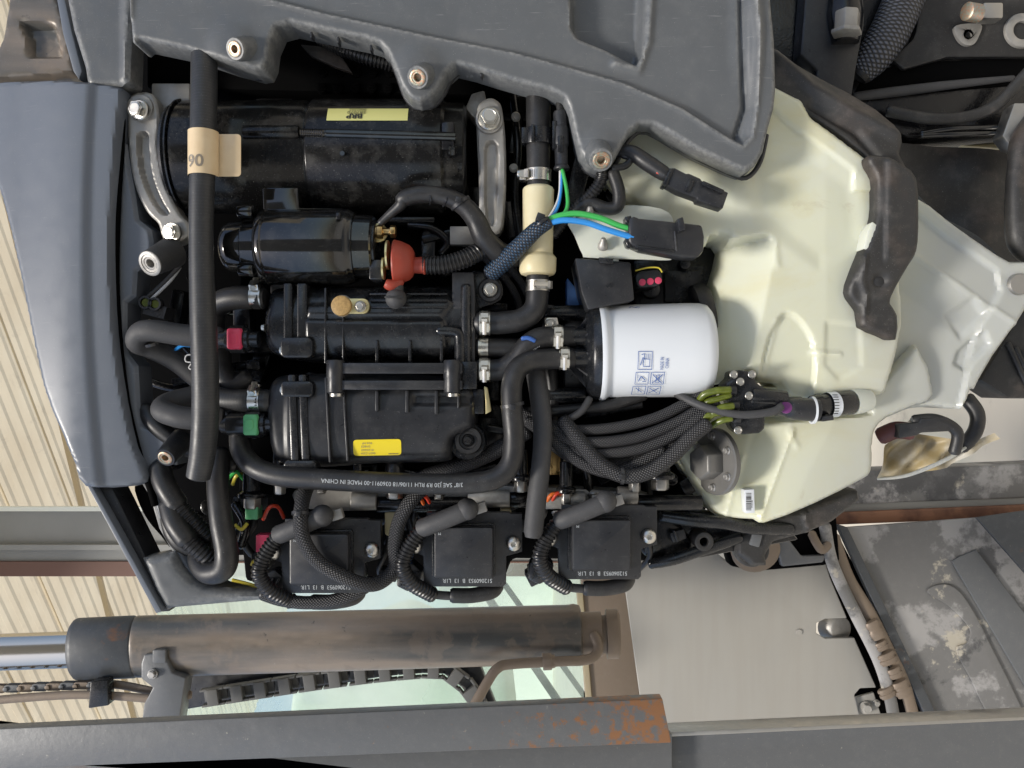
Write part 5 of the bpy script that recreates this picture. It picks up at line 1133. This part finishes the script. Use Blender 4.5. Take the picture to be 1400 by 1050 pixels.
for (p, r), lb_ in zip(bundle, lbs): sleeve(lb_, p, r, 10, grp='braided sleeves sweeping below the white filter')
sleeve('thin braided cable left of the elbow hose by the mounting eye', [(660, 350, -40), (690, 380, -30), (706, 405, -34), (712, 430, -50)], 5, -20, 'braidf')
sleeve('thin braided cable beside the other near the mounting eye', [(672, 345, -44), (704, 375, -34), (722, 405, -38), (726, 430, -50)], 5, -20, 'braidf')
sleeve('braided sleeve sloping behind the printed hose right of the fuel canister', [(570, 655, -40), (620, 640, -30), (670, 620, -24), (720, 590, -24)], 11, -20, 'braidf')
hose('thin_grey_cable', 'thin smooth grey cable from under the filter to the fuel pump plug', [(925, 538, -10), (945, 549, 8), (975, 560, 20), (1015, 567, 26), (1055, 563, 28), (1068, 556, 26)], 5.5, 'rubberg', 10, cat='cable', part='sheath')
hose('crossing_cable', 'thin grey cable crossing diagonally under the filter base', [(806, 545, 0), (795, 562, 6), (775, 574, 4), (755, 580, -4), (700, 572, -20)], 5, 'rubberg', 0, cat='cable', part='sheath')
hose('lower_grey_cable', 'smooth dark cable curving under the white filter', [(690, 565, -24), (760, 562, -16), (830, 555, -14), (880, 540, -20)], 8, 'rubber', -10, cat='cable', part='sheath')
# olive tubes to the pump manifold
for i, (pts, r, lb_) in enumerate((([(952, 556, 2), (962, 540, 14), (980, 534, 22), (998, 533, 24)], 5, 'uppermost olive fuel tube'), ([(956, 562, 0), (966, 550, 12), (982, 545, 18), (998, 540, 20)], 4.5, 'second olive fuel tube from the top'), ([(960, 580, 4), (972, 568, 16), (985, 558, 22), (1002, 555, 24)], 5, 'olive fuel tube reaching the lower pump port'), ([(966, 586, 4), (980, 578, 14), (990, 574, 20), (1000, 572, 22)], 4.5, 'short wide olive tube above the tank cap'), ([(948, 580, 2), (960, 572, 12), (975, 566, 18), (1000, 562, 20)], 4.5, 'olive fuel tube in the middle of the fan'))):
    hose('olive_tube', lb_ + ' entering the black pump manifold', pts, r, 'olive', 20, cat='tube', group='olive tubes into the pump manifold', part='tube_wall')

# ================================================================== MILKY TANK
tk = thing('oil_tank', 'large milky yellow plastic tank filling the right of the engine, grey at its far end', 'tank', 1150, 420, -20)
tu = smooth2([(800, 110), (1060, 118), (1110, 160), (1185, 214), (1215, 240), (1246, 262), (1250, 300), (1238, 380), (1242, 440), (1222, 520), (1214, 540), (1172, 545), (1112, 549), (1084, 540), (1072, 524), (1040, 521), (1026, 507), (1010, 520), (955, 530), (962, 490), (978, 430), (990, 380), (1003, 332), (985, 318), (968, 334), (940, 332), (916, 300), (860, 260), (820, 200)], 2)
lobe = [(1025, 506), (1070, 470), (1110, 500), (1110, 549), (1070, 524)]
def fn(U, V, d):
    h = -8 - 9 * (1 - np.sqrt(np.clip(1 - ((9 - np.minimum(d, 9)) / 9) ** 2, 0, 1)))
    h = h - 0.16 * np.clip(1004 - U, 0, 300) - 0.10 * np.clip(U - 1130, 0, 200)          # planes meet in crisp creases
    fl = np.clip((1062 - 0.20 * (V - 330) - U) / 60.0, 0, 1.4) * (V > 300)
    h = h - 46 * fl * edge_in(U, V, [(900, 600), (975, 322), (1000, 330), (1050, 321), (1066, 330), (1066, 440), (1028, 540)], 4)
    h = h + 5 * (1 - edge_in(U, V, [(700, 60), (1032, 130), (1090, 178), (1166, 232), (1180, 600), (700, 600)], 3)) * (V < 260)
    h = h + 2.5 * ridge(U, V, [(990, 322), (1046, 319), (1058, 330), (1062, 362)], 5) + 2.5 * ridge(U, V, [(1062, 440), (1052, 480), (1042, 520)], 3.5)
    h = h - 7 * edge_in(U, V, smooth2([(1046, 480), (1062, 440), (1078, 428), (1100, 446), (1114, 482), (1106, 560), (1040, 560)], 4), 3)
    h = h - 0.22 * np.clip(V - 505, 0, 60) + 3 * ridge(U, V, [(1110, 482), (1150, 484)], 3) - 3 * edge_in(U, V, [(1130, 440), (1178, 444), (1180, 500), (1150, 520), (1128, 500)], 4)
    h = h - 5 * edge_in(U, V, [(1020, 215), (1100, 200), (1170, 250), (1180, 330), (1120, 360), (1040, 300)], 14)
    return h + 1.2 * np.sin(U / 41.0 + V / 57.0) + 0.8 * np.sin(V / 34.0 - U / 60.0)
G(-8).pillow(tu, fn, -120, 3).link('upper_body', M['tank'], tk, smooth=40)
tl = smooth2([(928, 612), (932, 598), (952, 588), (985, 560), (1000, 530), (1100, 530), (1215, 520), (1262, 470), (1290, 540), (1262, 556), (1222, 572), (1206, 588), (1202, 612), (1202, 646), (1185, 660), (1120, 690), (1048, 717), (1036, 712), (995, 712), (984, 705), (966, 680), (945, 645)], 2)
def fn(U, V, d):
    h = -34 - 9 * (1 - np.sqrt(np.clip(1 - ((9 - np.minimum(d, 9)) / 9) ** 2, 0, 1)))
    L1 = 1088 - 0.36 * (V - 580)      # crease running down to the lower corner
    h = h - 0.30 * np.clip(L1 - U, 0, 46) + 2.5 * np.exp(-((U - L1) / 3.0) ** 2) * (V > 585)
    L2 = 1022 - 0.28 * (V - 620)
    h = h + 2.5 * np.exp(-((U - L2) / 3.0) ** 2) * (V > 622) - 0.28 * np.clip(L2 - U, 0, 60)
    h = h - 18 * edge_in(U, V, [(1010, 536), (1190, 528), (1196, 566), (1060, 576), (1012, 574)], 4)
    h = h + 2 * ridge(U, V, [(1084, 560), (1080, 590), (1090, 610)], 4) - 0.14 * np.clip(U - 1150 + (V - 560) * .5, 0, 200)
    return h + 0.8 * np.sin(U / 28.0) + 0.6 * np.sin(V / 20.0 + U / 50)
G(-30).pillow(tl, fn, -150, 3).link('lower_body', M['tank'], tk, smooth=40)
tr = smooth2([(1180, 250), (1250, 262), (1300, 296), (1350, 332), (1388, 356), (1420, 358), (1420, 400), (1400, 432), (1385, 452), (1345, 520), (1340, 532), (1334, 532), (1322, 560), (1288, 556), (1240, 560), (1200, 560), (1160, 640), (1150, 600), (1150, 400)], 2)
def fn(U, V, d):
    h = -46 - 7 * (1 - np.sqrt(np.clip(1 - ((7 - np.minimum(d, 7)) / 7) ** 2, 0, 1)))
    lip_ = 1 - edge_in(U, V, [(1100, 100), (1252, 285), (1300, 322), (1368, 368), (1372, 398), (1345, 440), (1330, 500), (1300, 640), (1100, 640)], 3)
    h = h - 10 + 7 * lip_
    L = 345 + (U - 1250) * 0.70          # crease between the upper and lower facet
    h = h - 0.16 * np.clip(np.abs(V - L), 0, 60) + 2.2 * np.exp(-((V - L) / 4.0) ** 2)
    h = h - 6 * edge_in(U, V, [(1318, 480), (1350, 452), (1358, 470), (1326, 506), (1312, 498)], 3) - 5 * edge_in(U, V, [(1300, 430), (1335, 405), (1350, 430), (1322, 462)], 5)
    return h + 1.0 * np.sin(U / 33.0 + V / 21)
G(-50).pillow(tr, fn, -150, 3).link('rear_section', M['tank'], tk, smooth=40, label='greyer end section of the tank')
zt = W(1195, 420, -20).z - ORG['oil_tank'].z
grey_ramp(M['tank'], zt + .05, zt - .09, (0.43, 0.44, 0.41))
g = G(-50); g.lathe((1396, 388, -70), (1396, 388, -52), [(0, 15), (14, 15), (18, 13), (18, 0)], 24); g.link('end_bolt', M['steeld'], tk)
# pressed-round recess ring
g = G(-4); g.prism([(1180, 318), (1186, 306), (1194, 312), (1183, 346), (1174, 342)], -20, 12); g.link('tab', M['whitet'], tk, 1.5)
# tab plate with push clips
tp = thing('tank_tab', 'thin white plastic tab with two grey push clips below the brass boss', 'plastic tab', 860, 330, 10)
g = G(14); g.prism(smooth2([(776, 300), (800, 285), (870, 280), (915, 290), (922, 320), (920, 350), (914, 355), (880, 354), (806, 352), (797, 347), (786, 322)], 3), 6, 12); g.link('plate', M['whitet'], tp, 2)
for (u, v) in ((824, 333), (806, 290)):
    g = G(14); g.lathe((u, v + 8, 12), (u, v - 8, 26), [(0, 3), (2, 7), (8, 7), (10, 6), (18, 3)], 12); g.box(u - 1, v - 2, u + 1, v + 8, 18, 26); g.link('push_clip', M['cast'], tp, .6)
g = G(0); g.box(825, 352, 845, 366, -4, 10); g.link('snap_foot', M['whitet'], tp, 2)
# cap with hexagonal knob
g = G(-6); a = (990, 634, -40); ax_ = Vector((-.90, .02, .44)); b = Vector(a) + ax_ * 10
g.lathe(a, b, [(0, 47), (7, 47), (9, 45), (9, 0)], 48); cpn = g.link('tank_cap', M['grit'], tk, label='grey round tank cap with a hexagonal knob')
b1_ = Vector(a) + ax_ * 9; b2_ = Vector(a) + ax_ * 34
g = G(-6); g.lathe(b1_, b2_, [(0, 25), (22, 24.5), (25, 22)], 6); g.link('hex_knob', M['grit'], cpn, 1.2)
e1 = ax_.cross(Vector((0, 1, 0))).normalized(); e2 = ax_.cross(e1)
for i in range(6):
    p = Vector(a) + ax_ * 9 + (e1 * math.cos(R(60 * i + 30)) + e2 * math.sin(R(60 * i + 30))) * 36
    hexbolt(cpn, p.x, p.y, p.z, 6, tuple(ax_), mat=M['steeld'], h0=-6)
# barcode label
bc = thing('barcode_label', 'small white barcode label on the lower milky tank', 'label', 1027, 685, -20)
g = G(-24); g.prism([(1018, 670), (1031, 669), (1032, 701), (1020, 702)], -44, -24); g.link('paper', M['white'], bc, .3)
g = G(-24); rr_ = random.Random(2); v = 674
while v < 698: t = rr_.choice((.5, .8, 1.3)); g.box(1020, v, 1027, v + t, -24, -23.6); v += t + rr_.choice((.6, 1.0))
g.link('bars', M['ink'], bc); put_text('PCO 08', 3, flat(1029, 694, -23.6, -90), M['ink'], bc, -24)
# fuel pump
fp = thing('fuel_pump', 'black fuel pump assembly lying in the channel between the tank halves', 'fuel pump', 1080, 560, 0)
g = G(6); g.prism([(999, 508), (1010, 506), (1026, 508), (1034, 525), (1048, 532), (1072, 536), (1072, 556), (1044, 562), (1044, 586), (1036, 592), (1012, 594), (1002, 586), (998, 570), (1000, 552), (992, 545), (990, 524), (999, 518)], -30, 14); g.link('manifold', M['bplas'], fp, 4)
g = G(6); g.cyl((1025, 541, 8), (1075, 546, 4), 12, seg=20); g.cyl((1060, 556, 2), (1098, 556, 0), 13, 14); g.link('pump_neck', M['bplas'], fp, 2)
for (u, v) in ((1003, 512), (1024, 541), (1009, 588), (1012, 522), (1028, 512)): hexbolt(fp, u, v, 16, 5.5)
for (u, v) in ((996, 534), (1000, 555), (1002, 572)):
    g = G(14); g.cyl((u, v, 14), (u + 10, v, 14), 7, seg=16); g.link('tube_port', M['bplas2'], fp, 1)
g = G(6); g.lathe((1062, 557, 10), (1118, 561, 6), [(0, 10), (10, 11), (12, 13), (20, 15), (40, 16), (56, 15)], 24); g.link('plug', M['bplas2'], fp)
g = G(6); g.prism(circ(1070, 557, 8, 16), 14, 23); g.link('plug_seal', pm('purple_seal', (0.16, 0.03, 0.16), .4), fp, 2)
g = G(6); g.lathe((1110, 561, 4), (1114, 561, 4), [(0, 16), (0, 19), (3, 19), (3, 16)], 28, cap=False); g.link('snap_ring', M['white'], fp)
g = G(0); g.lathe((1112, 556, -4), (1176, 550, -18), [(0, 15), (10, 17), (14, 15), (30, 17), (60, 17), (64, 14)], 28); g.link('pump_barrel', M['bplas'], fp)
g = G(0); g.lathe((1172, 550, -18), (1200, 547, -26), [(0, 17.5), (14, 17.5), (28, 15)], 28); g.link('sleeve_collar', M['whitet'], fp)
g = G(0); g.lathe((1134, 554, -8), (1147, 553, -11), [(0, 17.4), (13, 17.8)], 28, cap=False); o = g.link('barcode_band', M['white'], fp)
g = G(0); 
for q in range(8): a = R(-50 + q * 13); g.box(1137, 553 + 17.8 * math.sin(a), 1144, 553 + 17.8 * math.sin(a) + 1.0, -9 + 17.6 * math.cos(a), -9 + 18.3 * math.cos(a))
g.link('bars', M['ink'], o)
g = G(4); g.box(1120, 568, 1136, 575, 0, 14, -8); g.box(1112, 570, 1128, 576, -6, 6); g.link('latch', M['bplas2'], fp, 1)
# rubber straps and brackets
sp_ = thing('tank_strap', 'worn black rubber strap with a plugged hole pulled over the milky tank', 'strap', 1210, 330, 10)
pst = smooth2([(1184, 214), (1205, 214), (1232, 228), (1249, 246), (1252, 290), (1251, 332), (1246, 352), (1232, 380), (1224, 398), (1220, 414), (1230, 430), (1228, 464), (1206, 458), (1180, 446), (1176, 424), (1162, 406), (1161, 388), (1178, 345), (1192, 310), (1197, 280), (1195, 243), (1186, 228)], 2)
def fn(U, V, d): return 14 - 6 * (1 - ss(d / 5)) + 5 * ss((U - 1205 + (V - 250) * .02) / 5) * (1 - ss((V - 350) / 15)) - 10 * ss((V - 355) / 60) + 4 * np.exp(-(((U - 1202) ** 2 + (V - 386) ** 2) / 300)) - 12 * np.exp(-(((U - 1202) ** 2 + (V - 384) ** 2) / 90)) + 5 * ridge(U, V, [(1178, 350), (1176, 385), (1184, 402), (1182, 430)], 4)
G(6).pillow(pst, fn, -36, 3).link('band', M['strap'], sp_, smooth=60)
g = G(8); g.prism(rp(1203, 384, circ(0, 0, 8, 16), 0), 0, 6); g.link('plug', M['rubber'], sp_, 2)
b3 = thing('tank_bracket', 'long dusty black bracket edging the upper side of the milky tank', 'bracket', 1140, 130, -10)
G(-14).pillow([(1046, 58), (1062, 66), (1090, 86), (1125, 106), (1160, 124), (1200, 148), (1226, 170), (1236, 192), (1232, 210), (1248, 240), (1248, 262), (1228, 248), (1184, 226), (1183, 214), (1150, 188), (1110, 160), (1076, 138), (1052, 126)], lambda U, V, d: -14 - 6 * (1 - ss(d / 5)) + 9 * ridge(U, V, [(1060, 76), (1110, 120), (1160, 150), (1225, 185)], 8) - 7 * ridge(U, V, [(1110, 145), (1170, 180), (1200, 215)], 6), -60, 3).link('rail', M['strap'], b3, smooth=60)
b4 = thing('lower_mount', 'dusty dark rubber mount under the lower edge of the milky tank', 'mount', 1090, 720, -60)
G(-70).pillow([(1010, 735), (1030, 712), (1095, 700), (1175, 670), (1180, 684), (1140, 715), (1105, 730), (1060, 742), (1048, 762), (1052, 775), (1030, 776), (1010, 760)], lambda U, V, d: -74 - 7 * (1 - ss(d / 5)) + 4 * ridge(U, V, [(1100, 700), (1108, 730)], 4), -130, 4).link('arm', M['strap'], b4)
g = G(-70); g.ring_prism(circ(1033, 755, 24, 28), circ(1033, 755, 10, 28), -110, -84); g.link('eye', M['strap'], b4, 3)
g = G(-66); g.box(1028, 730, 1042, 748, -84, -70, 15); g.link('square_nut', M['mast'], b4, 1.5)
# ================================================================== TOP RIGHT: dark drive unit
dr = thing('drive_housing', 'dark painted drive housing behind the tank in the upper right corner', 'housing', 1300, 120, -150)
g = G(-150); g.prism([(1040, -80), (1480, -80), (1480, 110), (1440, 175), (1250, 182), (1180, 150), (1060, 90)], -330, -170); g.link('casting', M['gloss2'], dr, 6)
g = G(-150); g.prism([(1262, 0), (1275, -60), (1480, -60), (1480, 75), (1300, 75), (1240, 92), (1222, 78), (1252, 50), (1256, 40)], -170, -158); g.link('plate', M['rubber'], dr, 3)
g = G(-150); g.prism([(1250, 78), (1480, 72), (1480, 104), (1170, 130), (1190, 95)], -175, -166); g.link('lower_plate', M['dark'], dr, 3)
g = G(-120); g.prism([(1106, -60), (1180, -60), (1183, 30), (1172, 90), (1163, 146), (1115, 120), (1118, 96), (1095, 74)], -160, -122); g.link('arm', M['bplas2'], dr, 3)
g = G(-120); g.lathe((1155, 60, -118), (1153, -20, -118), [(0, 18), (20, 22), (40, 24), (70, 20)], 20); g.link('clevis', M['gloss2'], dr)
g = G(-100); g.lathe((1154, 50, -92), (1156, 18, -92), [(0, 21), (5, 21), (6, 17), (30, 17), (32, 14)], 6); g.link('hex_nut', M['cast'], dr, 1)
tn = thing('mesh_hose', 'black expanded mesh sleeve over a hose at the top right', 'hose', 1210, 50, -140)
G(-140).tube([(1262, -60, -150, 26), (1240, -10, -140, 27), (1218, 40, -134, 27), (1196, 76, -134, 24), (1176, 100, -140, 18)], 26, seg=28).link('sleeve', pm('net_sleeve', (0.006, 0.006, 0.007), .4, kind='braid', kp=(0.55, 6, 1.0, (0.11, 0.12, 0.15))), tn)
ft = thing('threaded_pipe', 'short threaded brass pipe on a square fitting at the top right edge', 'pipe fitting', 1345, 16, -130)
pr = [(0, 0), (0, 9), (1, 12)]
for i in range(9): pr += [(1.5 + i * 2.4, 12.4), (2.6 + i * 2.4, 11.2)]
pr += [(24, 11.5)]
g = G(-130); g.lathe((1319, 17, -126), (1342, 17, -134), pr, 24); g.link('thread', M['copper'], ft)
g = G(-130); g.box(1341, 6, 1368, 28, -146, -122); g.link('square_body', M['steeld'], ft, 3)
lg2 = thing('bolt_lug', 'small bright worn lug with a bolt hole below the threaded pipe', 'lug', 1325, 45, -150)
g = G(-150); g.ring_prism(smooth2([(1308, 34), (1342, 32), (1340, 48), (1332, 60), (1320, 60), (1310, 50)], 4), circ(1325, 46, 6, 24), -168, -152); g.link('eye', M['cast'], lg2, 2)
lg3 = thing('round_boss', 'worn round boss cut by the right edge of the photo', 'boss', 1400, 40, -150)
g = G(-150); g.ring_prism(circ(1400, 40, 24, 32), circ(1400, 40, 12, 32), -170, -152); g.link('ring', M['cast'], lg3, 3)
ck = thing('flat_cable', 'long flat grey strip running level across the dark upper right', 'strip', 1280, 120, -160)
G(-150).tube([(1168, 132, -160, 6), (1220, 126, -156, 7), (1300, 116, -156, 6), (1385, 107, -160, 4)], 6).link('strip', M['rubberg'], ck)
hose('drooping_cable', 'thick dusty black cable drooping across the upper right', [(1440, 60, -120), (1395, 110, -130), (1360, 145, -134), (1320, 160, -138), (1270, 162, -140), (1215, 152, -150)], 8, 'strap', -130, cat='cable', part='sheath')
for k_, (dv, lb_) in enumerate(((0, 'upper of two black steel brake lines at the right edge'), (8, 'lower of two black steel brake lines at the right edge'))):
    hose('steel_line', lb_, [(1420, 174 + dv, -140), (1340, 175 + dv, -140), (1300, 176 + dv, -142), (1260, 182 + dv * .4, -150)], 4, 'gloss', -140, cat='pipe', part='pipe_wall')
wd = thing('wooden_batten', 'thin pale wooden batten showing under the black lines at the right', 'batten', 1300, 195, -260)
g = G(-230); g.prism([(1225, 182), (1300, 186), (1460, 200), (1460, 210), (1300, 198), (1228, 196)], -250, -230); g.link('board', M['cream'], wd, 1)
db = thing('splash_guard', 'dusty dark brown guard behind the strap at the right', 'guard', 1320, 280, -180)
G(-180).pillow([(1228, 196), (1300, 198), (1400, 206), (1470, 210), (1470, 400), (1400, 360), (1380, 355), (1320, 312), (1250, 262), (1180, 220)], lambda U, V, d: -186 + 5 * np.sin(U / 19.) + 4 * np.sin(V / 13. + U / 40), -230, 6).link('sheet', M['strap'], db)
hd = thing('dusty_hose', 'dusty black rounded thick hose end at the right edge', 'hose', 1395, 260, -100)
G(-100).tube([(1440, 150, -110, 24), (1404, 190, -100, 20), (1392, 230, -96, 14), (1390, 280, -96, 15), (1396, 330, -100, 18), (1420, 350, -110, 18)], 18, seg=20).link('hose_body', M['strap'], hd)
g = G(-110); g.prism([(1372, 185), (1388, 140), (1470, 140), (1470, 230), (1384, 200)], -140, -112); g.link('bracket', M['steeld'], hd, 2)
rc = thing('right_casting', 'black cast arm with ribs below the grey tank end at the right edge', 'casting', 1390, 500, -140)
g = G(-140); g.prism([(1345, 520), (1385, 455), (1420, 400), (1480, 380), (1480, 545), (1385, 545), (1362, 530)], -230, -150); g.link('body', M['strap'], rc, 6)
for q in range(3): G(-140).tube([(1378 + q * 10, 470 + q * 6, -148), (1392 + q * 8, 500, -146), (1410 + q * 8, 540, -150)], 4).link('rib', M['rubber'], rc)
cc = hose('curved_cable', 'thick black cable bow standing right of the torn wrapping', [(1322, 545, -120), (1336, 566, -112), (1333, 590, -112), (1315, 612, -120)], 10, 'rubber', -110, cat='cable', part='sheath')
bcn = thing('tank_connector', 'black angled connector plugged into the notch of the grey tank end', 'connector', 1240, 585, -70)
g = G(-70); g.prism([(1233, 580), (1260, 578), (1262, 572), (1300, 570), (1304, 590), (1262, 592), (1258, 596), (1232, 600)], -110, -76); g.link('housing', M['bplas2'], bcn, 3)
G(-70).tube([(1250, 575, -90), (1280, 574, -84), (1308, 590, -84), (1305, 618, -90)], 8).link('cable', M['rubber'], bcn)
G(-90).tube([(1205, 596, -110), (1225, 588, -100), (1245, 590, -96)], 12).link('stub', pm('dark_red_rubber', (0.10, 0.03, 0.03), .5), bcn)
tw = thing('torn_wrap', 'torn brown plastic wrap with pale folds hanging below the tank end', 'plastic wrap', 1290, 615, -110)
def fn(U, V, d): return -118 + 9 * np.sin((U + V * .9) / 6.5) * ss(d / 12) + 5 * np.sin((U - V) / 11.)
G(-110).pillow([(1203, 655), (1215, 610), (1228, 598), (1262, 594), (1300, 600), (1345, 602), (1362, 592), (1370, 600), (1330, 622), (1300, 640), (1250, 648)], fn, -125, 2.2, wall=False).link('sheet', M['tape'], tw, smooth=30)
G(-110).tube([(1200, 655, -112, 1.5), (1240, 650, -108, 2.5), (1290, 630, -106, 3), (1320, 612, -108, 2)], 2, seg=8).link('roll', M['tankg'], tw)

# ================================================================== small bits seen in the photo
sc_ = thing('spring_clip', 'tiny bright wire spring clip in the dark gap left of the long hose', 'clip', 268, 492, -20)
G(-20).tube([(278, 478, -30), (268, 484, -24), (255, 486, -22), (254, 494, -22), (262, 496, -22), (258, 503, -22), (266, 505, -22), (272, 496, -26)], 1.1, seg=8).link('wire', M['wwhite'], sc_)
bw2 = thing('blue_wire', 'short blue wire end glimpsed under the grey U-shaped hose', 'wire', 250, 475, -24)
G(-20).tube([(240, 478, -30), (250, 472, -20), (262, 473, -24)], 2.4, seg=8).link('sheath', M['wblue'], bw2)
# frayed tape ends and ties on the hoses
for (lb_, p0, p1, r) in (('black cable tie round the taped cable above the solenoid', (628, 276, 39), (633, 283, 38), 14.5), ('black cable tie round the braided sleeve over the left ignition coil', (411, 700, 33), (411, 706, 35), 11.2),
                         ('black cable tie round the thickest braided sleeve', (848, 650, 22), (853, 650, 22), 11.6), ('black cable tie round the printed fuel hose below the filter port', (701, 556, 42), (700, 551, 42), 15.6)):
    k_ = thing('cable_tie', lb_, 'cable tie', p0[0], p0[1], p0[2]); g = G(p0[2]); g.lathe(p0, p1, [(0, r - 1), (0, r + .8), (4.5, r + .8), (4.5, r - 1)], 24, cap=False); g.link('strap', M['bplas2'], k_)
    g = G(p0[2]); g.box(p0[0] - 4, p0[1] - 3, p0[0] + 4, p0[1] + 4, p0[2] + r - 1, p0[2] + r + 3.5, 15); g.link('lock', M['bplas2'], k_, 1)
